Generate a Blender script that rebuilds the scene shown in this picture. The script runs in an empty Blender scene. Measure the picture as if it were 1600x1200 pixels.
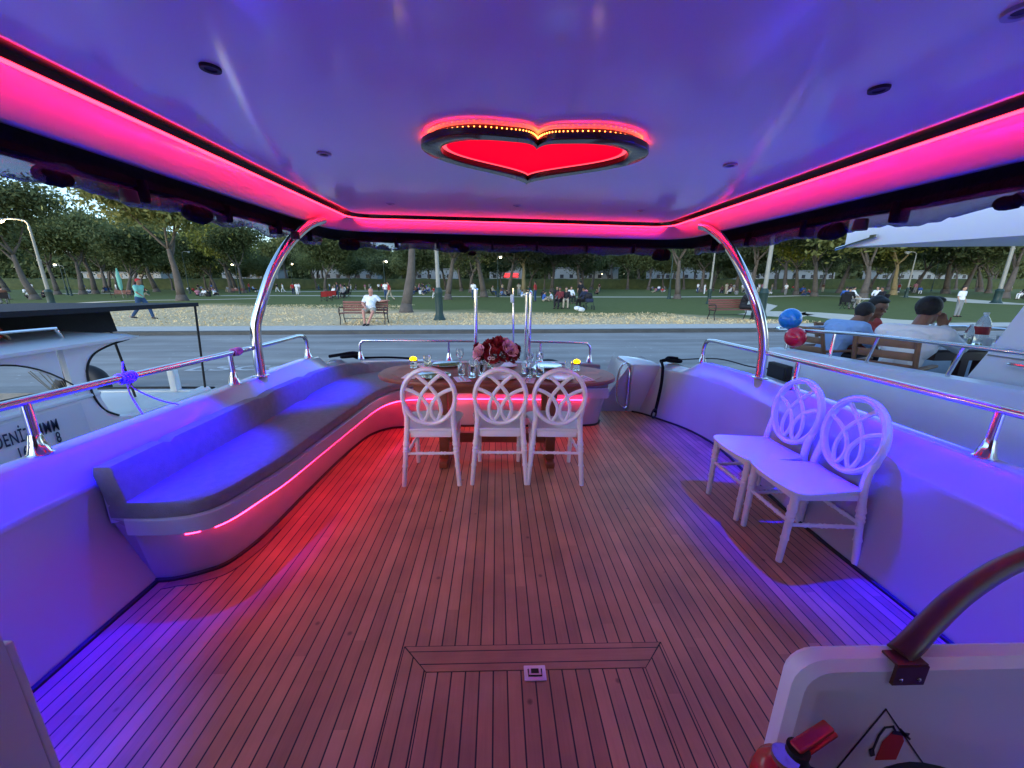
import bpy, math, random
from math import sin, cos, pi, radians, sqrt, atan2
from mathutils import Vector, Matrix, noise as mnoise
random.seed(7)
S = bpy.context.scene
COL = S.collection

# ------------------------------------------------------------------ camera, sky, sun, exposure
EYE = Vector((0, 0, 1.47))
YAW, PITCH = radians(2.2), radians(14.5)
cam = bpy.data.cameras.new('camera'); camo = bpy.data.objects.new('camera', cam); COL.objects.link(camo)
cam.sensor_width = 36; cam.lens = 601 * 36 / 1600; cam.clip_end = 2000; cam.clip_start = .02
camo.location = EYE; camo.rotation_euler = (pi/2 - PITCH, 0, -YAW)
S.camera = camo
S.render.resolution_x, S.render.resolution_y = 1024, 768
SUN_EL, SUN_AZ = radians(16.0), radians(215)
w = bpy.data.worlds.new('World'); S.world = w; w.use_nodes = True
wn = w.node_tree.nodes; bg = wn['Background']
sky = wn.new('ShaderNodeTexSky'); sky.sky_type = 'NISHITA'; sky.sun_disc = False
sky.sun_elevation = SUN_EL; sky.sun_rotation = SUN_AZ; sky.air_density = 1.0; sky.dust_density = .3; sky.ozone_density = 3.2
w.node_tree.links.new(sky.outputs[0], bg.inputs[0]); bg.inputs[1].default_value = .15
sl = bpy.data.lights.new('sun', 'SUN'); sl.energy = .22; sl.angle = radians(30); sl.color = (1, .93, .86)
so = bpy.data.objects.new('sun', sl); COL.objects.link(so)
so.rotation_euler = (pi/2 - SUN_EL, 0, -SUN_AZ + pi)
S.view_settings.view_transform = 'Standard'; S.view_settings.look = 'None'; S.view_settings.gamma = 1
S.view_settings.exposure = 1.7

# ------------------------------------------------------------------ picture ray helper (only used to read real ground positions)
F = 601.0
_f = Vector((sin(YAW)*cos(PITCH), cos(YAW)*cos(PITCH), -sin(PITCH))); _r = Vector((cos(YAW), -sin(YAW), 0)); _u = _r.cross(_f)
def G(px, py, z=0.0):
    d = _f + _r*((px-800)/F) - _u*((py-600)/F)
    t = (z-EYE.z)/d.z
    p = EYE + d*t
    return (p.x, p.y)

# ------------------------------------------------------------------ materials
MATS = {}
def mat(name, col, rough=.5, metal=0., emit=None, es=0., var=.08, vscale=6., bump=0., bscale=40., spec=.5, trans=0., alpha=1., coat=0., ior=1.45, rv=.0):
    if name in MATS: return MATS[name]
    m = bpy.data.materials.new(name); m.use_nodes = True; nt = m.node_tree; N = nt.nodes; L = nt.links
    b = N['Principled BSDF']; b.inputs['Roughness'].default_value = rough; b.inputs['Metallic'].default_value = metal
    b.inputs['Specular IOR Level'].default_value = spec; b.inputs['IOR'].default_value = ior
    b.inputs['Transmission Weight'].default_value = trans; b.inputs['Alpha'].default_value = alpha; b.inputs['Coat Weight'].default_value = coat
    c = (col[0], col[1], col[2], 1)
    if var > 0:
        tc = N.new('ShaderNodeTexCoord'); nz = N.new('ShaderNodeTexNoise'); nz.inputs['Scale'].default_value = vscale; nz.inputs['Detail'].default_value = 5
        L.new(tc.outputs['Object'], nz.inputs['Vector'])
        mx = N.new('ShaderNodeMix'); mx.data_type = 'RGBA'
        mx.inputs[6].default_value = tuple(x*(1-var) for x in col)+(1,); mx.inputs[7].default_value = tuple(min(1, x*(1+var)) for x in col)+(1,)
        L.new(nz.outputs['Fac'], mx.inputs[0]); L.new(mx.outputs[2], b.inputs['Base Color'])
        if rv > 0:
            mr = N.new('ShaderNodeMapRange'); mr.inputs[3].default_value = max(0, rough-rv); mr.inputs[4].default_value = rough+rv
            L.new(nz.outputs['Fac'], mr.inputs[0]); L.new(mr.outputs[0], b.inputs['Roughness'])
    else: b.inputs['Base Color'].default_value = c
    if bump > 0:
        tc2 = N.new('ShaderNodeTexCoord'); n2 = N.new('ShaderNodeTexNoise'); n2.inputs['Scale'].default_value = bscale; n2.inputs['Detail'].default_value = 4
        L.new(tc2.outputs['Object'], n2.inputs['Vector'])
        bp = N.new('ShaderNodeBump'); bp.inputs['Strength'].default_value = bump; bp.inputs['Distance'].default_value = .02
        L.new(n2.outputs['Fac'], bp.inputs['Height']); L.new(bp.outputs[0], b.inputs['Normal'])
    if emit:
        b.inputs['Emission Color'].default_value = (*emit, 1); b.inputs['Emission Strength'].default_value = es
    MATS[name] = m
    return m
gel = mat('gelcoat', (.42, .41, .45), .22, var=.03, vscale=2.5, coat=.3, rv=.05)
gelceil = mat('ceiling_gelcoat', (.74, .72, .74), .12, var=.03, vscale=1.5, bump=.10, bscale=1.4, spec=.6)
gelnl = mat('bright_white_gelcoat', (.82, .88, .90), .35, var=.06, vscale=3.0)  # brighter copy of the neighbour-boat white; sky light put into the colour
gelcon = mat('console_gelcoat', (.80, .78, .80), .3, var=.03)  # lighter gelcoat copy, brightening the dim camera side by colour
gelnb = mat('bluish_white_gelcoat', (.60, .70, .80), .35, var=.08, vscale=3.0)  # duller, bluish copy of the same boat white
steel = mat('polished_steel', (.72, .72, .74), .12, 1.0, var=.04)
blackcanvas = mat('black_canvas', (.006, .006, .010), .9, spec=.08, var=.3, vscale=30, bump=.3)
blackrub = mat('black_rubber', (.012, .012, .014), .6, var=.3)
darkwood = mat('dark_trim_wood', (.03, .012, .012), .25, var=.3, coat=.5)
chairwhite = mat('white_chair_plastic', (.74, .74, .74), .3, var=.02)
gold = mat('silver_charger', (.75, .72, .66), .15, 1.0, var=.04)
china = mat('white_china', (.82, .82, .82), .15, var=.02)
napkin = mat('napkin', (.75, .70, .76), .8, var=.05)
glass = mat('clear_glass', (.95, .97, .98), .02, trans=1.0, var=0, ior=1.45)
fabric = mat('grey_upholstery', (.19, .18, .20), .9, var=.2, vscale=25, bump=.35, bscale=220)
red_led = mat('red_led', (.2, 0, 0), .5, emit=(1, .02, .05), es=3.2, var=0)
red_led2 = mat('red_led_sofa', (.2, 0, 0), .5, emit=(1, .01, .06), es=17, var=0)
red_led_hot = mat('red_led_beads', (.2, 0, 0), .5, emit=(1, .22, .03), es=5, var=0)
heartglow = mat('heart_panel', (.02, .0, .0), .7, spec=.05, emit=(1, .0, .022), es=.42, var=0)
heartrim = mat('heart_rim_glow', (.1, .0, .0), .6, emit=(1, .06, .09), es=.75, var=0)
candle = mat('yellow_flower_light', (.6, .45, .02), .5, emit=(1, .62, .0), es=2.2, var=0)
lampglow = mat('lamp_glow', (.9, .8, .6), .5, emit=(1, .78, .45), es=9, var=0)

def wood_mat(name, c1, c2, axis='X', pitch=.054, caulk=.085, rough=.55, off=0., lo=0.):
    m = bpy.data.materials.new(name); m.use_nodes = True; nt = m.node_tree; N = nt.nodes; L = nt.links; b = N['Principled BSDF']
    tc = N.new('ShaderNodeTexCoord'); sx = N.new('ShaderNodeSeparateXYZ'); L.new(tc.outputs['Object'], sx.inputs[0])
    a = sx.outputs[axis]; other = sx.outputs['Y' if axis == 'X' else 'X']
    ad = N.new('ShaderNodeMath'); ad.operation = 'ADD'; ad.inputs[1].default_value = off + 20*pitch; L.new(a, ad.inputs[0])
    dv = N.new('ShaderNodeMath'); dv.operation = 'DIVIDE'; dv.inputs[1].default_value = pitch; L.new(ad.outputs[0], dv.inputs[0])
    fl = N.new('ShaderNodeMath'); fl.operation = 'FLOOR'; L.new(dv.outputs[0], fl.inputs[0])
    fr = N.new('ShaderNodeMath'); fr.operation = 'FRACT'; L.new(dv.outputs[0], fr.inputs[0])
    # butt joints along the length: each plank has its own offset
    wn1 = N.new('ShaderNodeTexWhiteNoise'); wn1.noise_dimensions = '1D'; L.new(fl.outputs[0], wn1.inputs['W'])
    m1 = N.new('ShaderNodeMath'); m1.operation = 'MULTIPLY_ADD'; m1.inputs[1].default_value = 1.9; L.new(wn1.outputs['Value'], m1.inputs[0]); L.new(other, m1.inputs[2])
    d2 = N.new('ShaderNodeMath'); d2.operation = 'DIVIDE'; d2.inputs[1].default_value = 2.3; L.new(m1.outputs[0], d2.inputs[0])
    f2 = N.new('ShaderNodeMath'); f2.operation = 'FLOOR'; L.new(d2.outputs[0], f2.inputs[0])
    fr2 = N.new('ShaderNodeMath'); fr2.operation = 'FRACT'; L.new(d2.outputs[0], fr2.inputs[0])
    cb = N.new('ShaderNodeCombineXYZ'); L.new(fl.outputs[0], cb.inputs[0]); L.new(f2.outputs[0], cb.inputs[1])
    wn2 = N.new('ShaderNodeTexWhiteNoise'); wn2.noise_dimensions = '2D'; L.new(cb.outputs[0], wn2.inputs['Vector'])
    mp = N.new('ShaderNodeMapping'); mp.inputs['Scale'].default_value = (60, 3.0, 1) if axis == 'X' else (3.0, 60, 1)
    L.new(tc.outputs['Object'], mp.inputs['Vector'])
    va = N.new('ShaderNodeVectorMath'); va.operation = 'ADD'; L.new(mp.outputs[0], va.inputs[0]); L.new(wn2.outputs['Color'], va.inputs[1])
    nz = N.new('ShaderNodeTexNoise'); nz.inputs['Scale'].default_value = 1.6; nz.inputs['Detail'].default_value = 7; nz.inputs['Roughness'].default_value = .65; L.new(va.outputs[0], nz.inputs['Vector'])
    n3 = N.new('ShaderNodeTexNoise'); n3.inputs['Scale'].default_value = 3.5; n3.inputs['Detail'].default_value = 6; L.new(tc.outputs['Object'], n3.inputs['Vector'])
    mx = N.new('ShaderNodeMix'); mx.data_type = 'RGBA'; mx.inputs[6].default_value = (*c1, 1); mx.inputs[7].default_value = (*c2, 1)
    s1 = N.new('ShaderNodeMath'); s1.operation = 'MULTIPLY_ADD'; s1.inputs[1].default_value = .75; L.new(wn2.outputs['Value'], s1.inputs[0])
    s2 = N.new('ShaderNodeMath'); s2.operation = 'MULTIPLY'; s2.inputs[1].default_value = .6; L.new(nz.outputs['Fac'], s2.inputs[0]); L.new(s2.outputs[0], s1.inputs[2])
    L.new(s1.outputs[0], mx.inputs[0])
    rp = N.new('ShaderNodeMapRange'); rp.inputs[1].default_value = .3; rp.inputs[2].default_value = .72; rp.inputs[3].default_value = .72; rp.inputs[4].default_value = 1.15; L.new(n3.outputs['Fac'], rp.inputs[0])
    vm = N.new('ShaderNodeVectorMath'); vm.operation = 'SCALE'; L.new(mx.outputs[2], vm.inputs[0]); L.new(rp.outputs[0], vm.inputs['Scale'])
    # small dark spots
    vo = N.new('ShaderNodeTexVoronoi'); vo.inputs['Scale'].default_value = 5.5; L.new(tc.outputs['Object'], vo.inputs['Vector'])
    sp = N.new('ShaderNodeMapRange'); sp.inputs[1].default_value = .03; sp.inputs[2].default_value = .075; sp.inputs[3].default_value = .45; sp.inputs[4].default_value = 1.0; L.new(vo.outputs['Distance'], sp.inputs[0])
    vm2 = N.new('ShaderNodeVectorMath'); vm2.operation = 'SCALE'; L.new(vm.outputs[0], vm2.inputs[0]); L.new(sp.outputs[0], vm2.inputs['Scale'])
    c_a = N.new('ShaderNodeMath'); c_a.operation = 'LESS_THAN'; c_a.inputs[1].default_value = caulk; L.new(fr.outputs[0], c_a.inputs[0])
    c_b = N.new('ShaderNodeMath'); c_b.operation = 'LESS_THAN'; c_b.inputs[1].default_value = lo; L.new(fr2.outputs[0], c_b.inputs[0])
    c_m = N.new('ShaderNodeMath'); c_m.operation = 'MAXIMUM'; L.new(c_a.outputs[0], c_m.inputs[0]); L.new(c_b.outputs[0], c_m.inputs[1])
    m3 = N.new('ShaderNodeMix'); m3.data_type = 'RGBA'; m3.inputs[7].default_value = (.006, .005, .006, 1); L.new(c_m.outputs[0], m3.inputs[0]); L.new(vm2.outputs[0], m3.inputs[6])
    L.new(m3.outputs[2], b.inputs['Base Color'])
    b.inputs['Roughness'].default_value = rough
    bp = N.new('ShaderNodeBump'); bp.inputs['Strength'].default_value = .25; bp.inputs['Distance'].default_value = .004
    hs = N.new('ShaderNodeMath'); hs.operation = 'SUBTRACT'; L.new(nz.outputs['Fac'], hs.inputs[0]); L.new(c_m.outputs[0], hs.inputs[1]); L.new(hs.outputs[0], bp.inputs['Height']); L.new(bp.outputs[0], b.inputs['Normal'])
    return m
TK1, TK2 = (.26, .125, .055), (.52, .27, .13)
teakdeck = wood_mat('teak_deck', TK1, TK2, 'X', .054, .10, .5)
teakcross = wood_mat('teak_cross', TK1, TK2, 'Y', .055, .07, .5)
teakplain = mat('teak_plain', (.25, .13, .095), .5, var=.35, vscale=14)
tablewood = wood_mat('table_wood', (.17, .045, .02), (.34, .11, .05), 'Y', .045, .06, .5)
tablewood2 = mat('table_wood_plain', (.22, .065, .03), .5, var=.35, vscale=12)
railwood = mat('varnished_rail', (.07, .018, .015), .4, var=.4, vscale=15, coat=.1)

# ------------------------------------------------------------------ mesh builder
class MB:
    def __init__(s): s.v = []; s.f = []; s.sm = []
    def add(s, vs, fs, smooth=False):
        o = len(s.v); s.v += [tuple(v) for v in vs]; s.f += [tuple(i+o for i in f) for f in fs]; s.sm += [smooth]*len(fs); return s
    def box(s, c, d, rz=0, bev=0.0):
        x, y, z = [q/2 for q in d]; c_, s_ = cos(rz), sin(rz)
        if bev <= 0:
            vs = [(sx*x, sy*y, sz*z) for sx in (-1, 1) for sy in (-1, 1) for sz in (-1, 1)]
            fs = [(0,1,3,2),(4,6,7,5),(0,4,5,1),(2,3,7,6),(0,2,6,4),(1,5,7,3)]
            s.add([(c[0]+vx*c_-vy*s_, c[1]+vx*s_+vy*c_, c[2]+vz) for vx, vy, vz in vs], fs); return s
        b = min(bev, x*.95, y*.95, z*.95); rings = []
        def loop(ix, z_):
            pts = []
            for (sx, sy, a0) in ((1,1,0),(-1,1,pi/2),(-1,-1,pi),(1,-1,3*pi/2)):
                for k in range(4):
                    a = a0 + k*pi/6
                    pts.append((sx*(x-b)+ (b-ix)*cos(a), sy*(y-b)+(b-ix)*sin(a), z_))
            return pts
        prof = [(b, -z), (b*.3, -z+b*.3*.0+.0), (0, -z+b), (0, z-b), (b*.3, z-b*.3), (b, z)]
        prof[1] = (b*.3, -z+b*.3)
        vs = []; n = 16
        for ix, z_ in prof: vs += loop(ix, z_)
        fs = []
        for r in range(len(prof)-1):
            for k in range(n): fs.append((r*n+k, r*n+(k+1) % n, (r+1)*n+(k+1) % n, (r+1)*n+k))
        fs.append(tuple(range(n-1, -1, -1))); fs.append(tuple(range((len(prof)-1)*n, len(prof)*n)))
        s.add([(c[0]+vx*c_-vy*s_, c[1]+vx*s_+vy*c_, c[2]+vz) for vx, vy, vz in vs], fs, True); return s
    def tube(s, pts, r, seg=10, closed=False, cap=True, flat=1.0):
        pts = [Vector(p) for p in pts]; n = len(pts)
        rs = r if isinstance(r, (list, tuple)) else [r]*n
        tang = []
        for i in range(n):
            a = pts[(i-1) % n] if (closed or i > 0) else pts[i]; b = pts[(i+1) % n] if (closed or i < n-1) else pts[i]
            t = (b-a); tang.append(t.normalized() if t.length > 1e-9 else Vector((0, 0, 1)))
        up = Vector((0, 0, 1)) if abs(tang[0].z) < .9 else Vector((0, 1, 0))
        nx = (up - tang[0]*up.dot(tang[0])).normalized(); vs = []
        for i in range(n):
            nx = nx - tang[i]*nx.dot(tang[i])
            nx = nx.normalized() if nx.length > 1e-6 else Vector((1, 0, 0)); ny = tang[i].cross(nx)
            for k in range(seg):
                a = 2*pi*k/seg; vs.append(pts[i] + nx*cos(a)*rs[i]*flat + ny*sin(a)*rs[i])
        fs = []
        for i in range(n if closed else n-1):
            j = (i+1) % n
            for k in range(seg): fs.append((i*seg+k, i*seg+(k+1) % seg, j*seg+(k+1) % seg, j*seg+k))
        if cap and not closed: fs.append(tuple(range(seg-1, -1, -1))); fs.append(tuple(range((n-1)*seg, n*seg)))
        s.add(vs, fs, True); return s
    def lathe(s, prof, c=(0,0,0), seg=24, sx=1, sy=1):
        vs = []; n = len(prof)
        for (r, z) in prof:
            for k in range(seg): a = 2*pi*k/seg; vs.append((c[0]+r*cos(a)*sx, c[1]+r*sin(a)*sy, c[2]+z))
        fs = []
        for i in range(n-1):
            for k in range(seg): fs.append((i*seg+k, i*seg+(k+1) % seg, (i+1)*seg+(k+1) % seg, (i+1)*seg+k))
        fs.append(tuple(range(seg-1, -1, -1))); fs.append(tuple(range((n-1)*seg, n*seg)))
        s.add(vs, fs, True); return s
    def loft(s, loops, closed=True, capa=False, capb=False, smooth=True):
        n = len(loops[0]); vs = [p for l in loops for p in l]; fs = []
        for i in range(len(loops)-1):
            for k in range(n if closed else n-1): fs.append((i*n+k, i*n+(k+1) % n, (i+1)*n+(k+1) % n, (i+1)*n+k))
        if capa: fs.append(tuple(range(n-1, -1, -1)))
        if capb: fs.append(tuple(range((len(loops)-1)*n, len(loops)*n)))
        s.add(vs, fs, smooth); return s
    def prism(s, poly, z0, z1, smooth=False):
        n = len(poly); vs = [(x, y, z0) for x, y in poly]+[(x, y, z1) for x, y in poly]
        fs = [tuple(range(n-1, -1, -1)), tuple(range(n, 2*n))]
        s.add(vs, fs); s.add(vs, [(i, (i+1) % n, n+(i+1) % n, n+i) for i in range(n)], smooth); return s
    def yzprism(s, poly, x0, x1):
        n = len(poly); vs = [(x0, y, z) for y, z in poly]+[(x1, y, z) for y, z in poly]
        s.add(vs, [tuple(range(n)), tuple(range(2*n-1, n-1, -1))]+[((i+1) % n, i, n+i, n+(i+1) % n) for i in range(n)]); return s
    def sphere(s, c, r, seg=14, ring=9, sc=(1,1,1), jit=0.):
        vs = [(c[0], c[1], c[2]-r*sc[2])]; 
        for i in range(1, ring):
            t = pi*i/ring
            for k in range(seg):
                a = 2*pi*k/seg; q = 1+random.uniform(-jit, jit)
                vs.append((c[0]+r*sc[0]*sin(t)*cos(a)*q, c[1]+r*sc[1]*sin(t)*sin(a)*q, c[2]-r*sc[2]*cos(t)*q))
        vs.append((c[0], c[1], c[2]+r*sc[2])); fs = []
        for k in range(seg):
            fs.append((0, 1+(k+1) % seg, 1+k)); e = 1+(ring-2)*seg; fs.append((len(vs)-1, e+k, e+(k+1) % seg))
            for i in range(ring-2): fs.append((1+i*seg+k, 1+i*seg+(k+1) % seg, 1+(i+1)*seg+(k+1) % seg, 1+(i+1)*seg+k))
        s.add(vs, fs, True); return s
    def mesh(s, name):
        me = bpy.data.meshes.new(name); me.from_pydata(s.v, [], s.f); me.update()
        me.polygons.foreach_set('use_smooth', s.sm); 
        return me
    def build(s, name, m, parent=None, keep=False, label=None, sharp=True):
        me = s.mesh(name); me.materials.append(m)
        if sharp:
            try: me.set_sharp_from_angle(angle=radians(38))
            except Exception: pass
        return place(name, me, parent, keep, label)
def place(name, me, parent=None, keep=False, label=None):
    o = bpy.data.objects.new(name, me); COL.objects.link(o)
    ploc = Vector((0, 0, 0))
    if parent:
        o.parent = parent; q = parent
        while q: ploc += q.location; q = q.parent
    if keep: o.location = -ploc
    else:
        xs = [v.co for v in me.vertices]
        lo = Vector((min(v.x for v in xs), min(v.y for v in xs), min(v.z for v in xs))); hi = Vector((max(v.x for v in xs), max(v.y for v in xs), max(v.z for v in xs)))
        c = (lo+hi)/2
        if not parent: c.z = lo.z
        me.transform(Matrix.Translation(-c)); o.location = c - ploc
    if label: o['label'] = label
    return o
BOAT = []      # top-level things aboard: the whole boat heels a little, see the end
def tag(o, label, cat, group=None, boat=False, kind=None):
    o['label'] = label; o['category'] = cat
    if group: o['group'] = group
    if kind: o['kind'] = kind
    if boat: BOAT.append(o)
    return o
def thing(name, loc, label, cat, group=None, boat=False, rz=0):
    o = bpy.data.objects.new(name, None); COL.objects.link(o); o.location = loc; o.rotation_euler = (0, 0, rz); o.empty_display_size = .1
    return tag(o, label, cat, group, boat)
def struct(mb, name, m, keep=False):
    o = mb.build(name, m, keep=keep); o['kind'] = 'structure'; return o
def copy_tree(o, parent=None):
    c = o.copy(); COL.objects.link(c)
    if parent: c.parent = parent
    for ch in o.children: copy_tree(ch, c)
    return c
def smoothpath(pts, n=6, closed=False):
    P = [Vector(p) for p in pts]; out = []; m = len(P)
    for i in range(m if closed else m-1):
        p0 = P[(i-1) % m] if (closed or i > 0) else P[i]; p1 = P[i]; p2 = P[(i+1) % m]; p3 = P[(i+2) % m] if (closed or i < m-2) else P[(i+1) % m]
        for k in range(n):
            t = k/n
            out.append(.5*((2*p1)+(-p0+p2)*t+(2*p0-5*p1+4*p2-p3)*t*t+(-p0+3*p1-3*p2+p3)*t**3))
    if not closed: out.append(P[-1])
    return out

exec_parts = []
# ------------------------------------------------------------------ our boat (x = 0.155 is its centre line, y aft, deck at z = 0)
CX = .155
boat = thing('party_boat', (CX, 2, -1), 'white motor boat with teak deck and purple-lit hard roof, filling the foreground', 'boat', boat=True)
m = MB(); m.prism([(-1.75, -1.0), (2.06, -1.0), (2.06, 2.4), (2.14, 2.7), (2.2, 3.3), (2.18, 3.6), (2.1, 3.85), (1.93, 4.17), (1.70, 4.42), (-1.75, 4.42)], -.05, 0)
deck = m.build('deck', teakdeck, boat, keep=True)
# hatch: mitred border and planked lid, flush
hx0, hx1, hy = -.365, .715, 1.29
m = MB(); m.box(((hx0+hx1)/2, .35, .0014), (hx1-hx0+.008, 1.888, .0016)); hg = m.build('hatch_gasket', blackrub, deck)
def miter(c, name, mt, z=.004):
    mb = MB(); mb.prism(c, .001, z); return mb.build(name, mt, deck, keep=True)
bw = .108
miter([(hx0+.004, hy), (hx1-.004, hy), (hx1-bw+.002, hy-bw), (hx0+bw-.002, hy-bw)], 'hatch_border', teakcross)
miter([(hx0, hy-.004), (hx0+bw-.004, hy-bw-.002), (hx0+bw-.004, -.55), (hx0, -.55)], 'hatch_border', teakdeck)
miter([(hx1, hy-.004), (hx1, -.55), (hx1-bw+.004, -.55), (hx1-bw+.004, hy-bw-.002)], 'hatch_border', teakdeck)
miter([(hx0+bw, hy-bw-.004), (hx1-bw, hy-bw-.004), (hx1-bw, -.55), (hx0+bw, -.55)], 'hatch_lid', teakdeck)
m = MB(); m.box((.165, 1.165, .0065), (.085, .062, .005), bev=.004); lt = m.build('hatch_latch', mat('satin_steel', (.7, .68, .70), .45, .6), deck)
m = MB(); m.tube([(.139, 1.178, .011), (.139, 1.152, .011), (.191, 1.152, .011), (.191, 1.178, .011)], .003, 6); m.box((.165, 1.172, .0095), (.03, .018, .002)); m.build('pull_ring', blackrub, lt)

# bulwarks
def bulwark(st, name, flip=False):
    loops = []
    for (y, a, b, c, d, zk, zt) in st:
        loops.append([(a[0], a[1], -.05), (a[0], a[1], 0), (b[0]+.003*(1 if d[0] > 0 else -1), b[1], zk-.022), (b[0], b[1], zk), (b[0]*.94+c[0]*.06, b[1]*.94+c[1]*.06, zk+.015), (c[0], c[1], zt-.008), (c[0]+(d[0]-c[0])*.12, c[1], zt), (d[0]-(d[0]-c[0])*.15, d[1], zt), (d[0], d[1], zt-.015), (d[0]+.02*(1 if d[0] > 0 else -1), d[1], .35), (d[0]-.05*(1 if d[0] > 0 else -1), d[1], -1.05)])
    mb = MB(); mb.loft(loops, closed=False); mb.add(loops[-1], [tuple(range(len(loops[-1])))]); return mb.build(name, gel, boat)
stL = []
for i in range(24):
    y = -1.0 + i*(5.05/23)
    zt = .75 - .012*max(0, y-1.0); zk = .60-.012*max(0, y-1)
    if y > 3.9: zt = .70
    stL.append((y, (-1.68, y), (-1.74, y), (-1.85, y), (-1.955, y), zk, zt))
stL += [(4.12, (-1.68, 4.12), (-1.74, 4.12), (-1.85, 4.12), (-1.95, 4.12), .53, .655), (4.2, (-1.68, 4.2), (-1.74, 4.2), (-1.84, 4.2), (-1.94, 4.2), .53, .60), (4.5, (-1.66, 4.5), (-1.72, 4.5), (-1.8, 4.5), (-1.9, 4.5), .53, .585)]
bulwark(stL, 'bulwark')
ctl = [(-1.0, (1.99, -1), (2.05, -1), (2.16, -1), (2.265, -1), .60, .75), (1.0, (1.99, 1), (2.05, 1), (2.16, 1), (2.265, 1), .60, .755), (1.9, (1.99, 1.9), (2.055, 1.9), (2.165, 1.9), (2.27, 1.9), .60, .76),
       (2.6, (2.05, 2.6), (2.10, 2.6), (2.185, 2.6), (2.28, 2.6), .60, .765), (3.1, (2.12, 3.1), (2.15, 3.1), (2.20, 3.1), (2.285, 3.1), .59, .755), (3.5, (2.14, 3.48), (2.17, 3.5), (2.205, 3.5), (2.285, 3.5), .58, .735),
       (3.85, (2.06, 3.83), (2.14, 3.88), (2.195, 3.9), (2.28, 3.9), .56, .72), (4.0, (1.99, 3.99), (2.09, 4.06), (2.18, 4.02), (2.27, 4.02), .55, .68), (4.15, (1.89, 4.14), (2.02, 4.22), (2.16, 4.14), (2.26, 4.14), .54, .60), (4.4, (1.80, 4.30), (1.95, 4.42), (2.1, 4.4), (2.25, 4.4), .53, .585), (4.6, (1.76, 4.42), (1.9, 4.6), (2.05, 4.6), (2.23, 4.6), .52, .58)]
def interp(ctl, n=5):
    out = []
    for i in range(len(ctl)-1):
        A, B = ctl[i], ctl[i+1]
        for k in range(n):
            t = k/n; lp = lambda a, b: tuple(p+(q-p)*t for p, q in zip(a, b)) if isinstance(a, tuple) else a+(b-a)*t
            out.append(tuple(lp(a, b) for a, b in zip(A, B)))
    out.append(ctl[-1]); return out
bulwark(interp(ctl, 4), 'bulwark')
# black gaskets where the deck meets the sides
m = MB(); m.tube([(-1.673, y, .006) for y in (-1, 0, 1, 1.68)], .012, 6); m.build('deck_gasket', blackrub, boat)
m = MB(); m.tube(smoothpath([(1.985, -1, .006), (1.985, .5, .006), (1.985, 1.9, .006), (2.045, 2.6, .006), (2.115, 3.1, .006), (2.133, 3.46, .006), (2.055, 3.82, .006), (1.89, 4.12, .006), (1.76, 4.32, .006), (1.66, 4.40, .006)], 4), .012, 6); m.build('deck_gasket', blackrub, boat)
# transom corner box with its sloping wing
m = MB(); m.box((1.80, 4.74, .20), (.36, .62, .76), bev=.03); m.build('transom_box', gel, boat)
m = MB(); m.add([(1.60, 4.46, .57), (1.60, 4.46, -.3), (1.27, 4.52, -.3), (1.27, 4.52, .0), (1.56, 5.05, .57), (1.30, 5.1, -.3)], [(0, 1, 2, 3), (0, 3, 4), (3, 2, 5, 4), (0, 4, 5, 1)])
m.build('transom_wing', gel, boat)
# stern coaming and hull transom
m = MB(); m.box((-.2, 4.47, .30), (2.72, .12, .59), bev=.02); m.build('stern_coaming', gel, boat)
m = MB(); m.box((.05, 4.50, -.55), (3.7, .12, .98)); m.build('transom', gel, boat)

# deck drains, fuel cap and screws on the white sides
for (x, y) in ((-1.905, 1.0), (2.21, 1.15)):
    mb = MB(); mb.lathe([(.03, 0), (.03, .004), (.022, .006), (.001, .006)], (x, y, .752), 20); mb.build('filler_cap', steel, boat)
# rails
def rail(pts, posts, r=.0185, name='handrail', base=True):
    mb = MB(); mb.tube(smoothpath(pts, 6), r, 12); h = mb.build(name, steel, boat)
    for (x, y, z0, z1) in posts:
        p = MB(); p.tube([(x, y, z0), (x, y, z1)], r*.95, 12)
        if base: p.lathe([(.042, 0), (.042, .006), (.036, .012), (.026, .06), (.021, .085), (.019, .09)], (x, y, z0), 18)
        p.build('post', steel, h)
    return h
rail([(-1.9, -.8, .98), (-1.9, 1.5, .975), (-1.9, 2.8, .955), (-1.9, 3.5, .95), (-1.9, 3.80, .948), (-1.9, 3.905, .90), (-1.9, 3.92, .80), (-1.9, 3.92, .715)], [(-1.9, 1.56, .742, .965), (-1.9, 2.79, .728, .945), (-1.9, 3.92, .712, .74)])
rail([(2.215, -.8, .985), (2.215, 1.5, .985), (2.22, 2.8, .975), (2.22, 3.5, .965), (2.22, 3.88, .955), (2.22, 3.985, .90), (2.22, 4.0, .80), (2.22, 4.0, .70)], [(2.215, 1.52, .757, .975), (2.22, 2.69, .765, .97), (2.22, 3.995, .70, .73)])
rail([(-1.57, 4.47, .60), (-1.57, 4.47, .76), (-1.54, 4.47, .80), (-1.48, 4.47, .815), (-.9, 4.47, .82), (-.24, 4.47, .825)], [(-.55, 4.47, .595, .815), (-1.57, 4.47, .595, .62)], .0135, 'stern_rail')
rail([(.38, 4.47, .83), (.7, 4.47, .83), (1.03, 4.47, .825), (1.09, 4.47, .80), (1.11, 4.47, .755), (1.11, 4.47, .60)], [(.52, 4.47, .595, .82), (1.11, 4.47, .595, .62)], .0135, 'stern_rail')
def gangrail(x):
    mb = MB(); mb.tube(smoothpath([(x, 4.44, .58), (x, 4.44, 1.30), (x, 4.45, 1.36), (x, 4.50, 1.395), (x, 4.98, 1.39), (x, 5.03, 1.36), (x, 5.04, 1.30), (x, 5.04, .5)], 6), .018, 12); mb.build('gangway_rail', steel, boat)
gangrail(.385)
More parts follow.
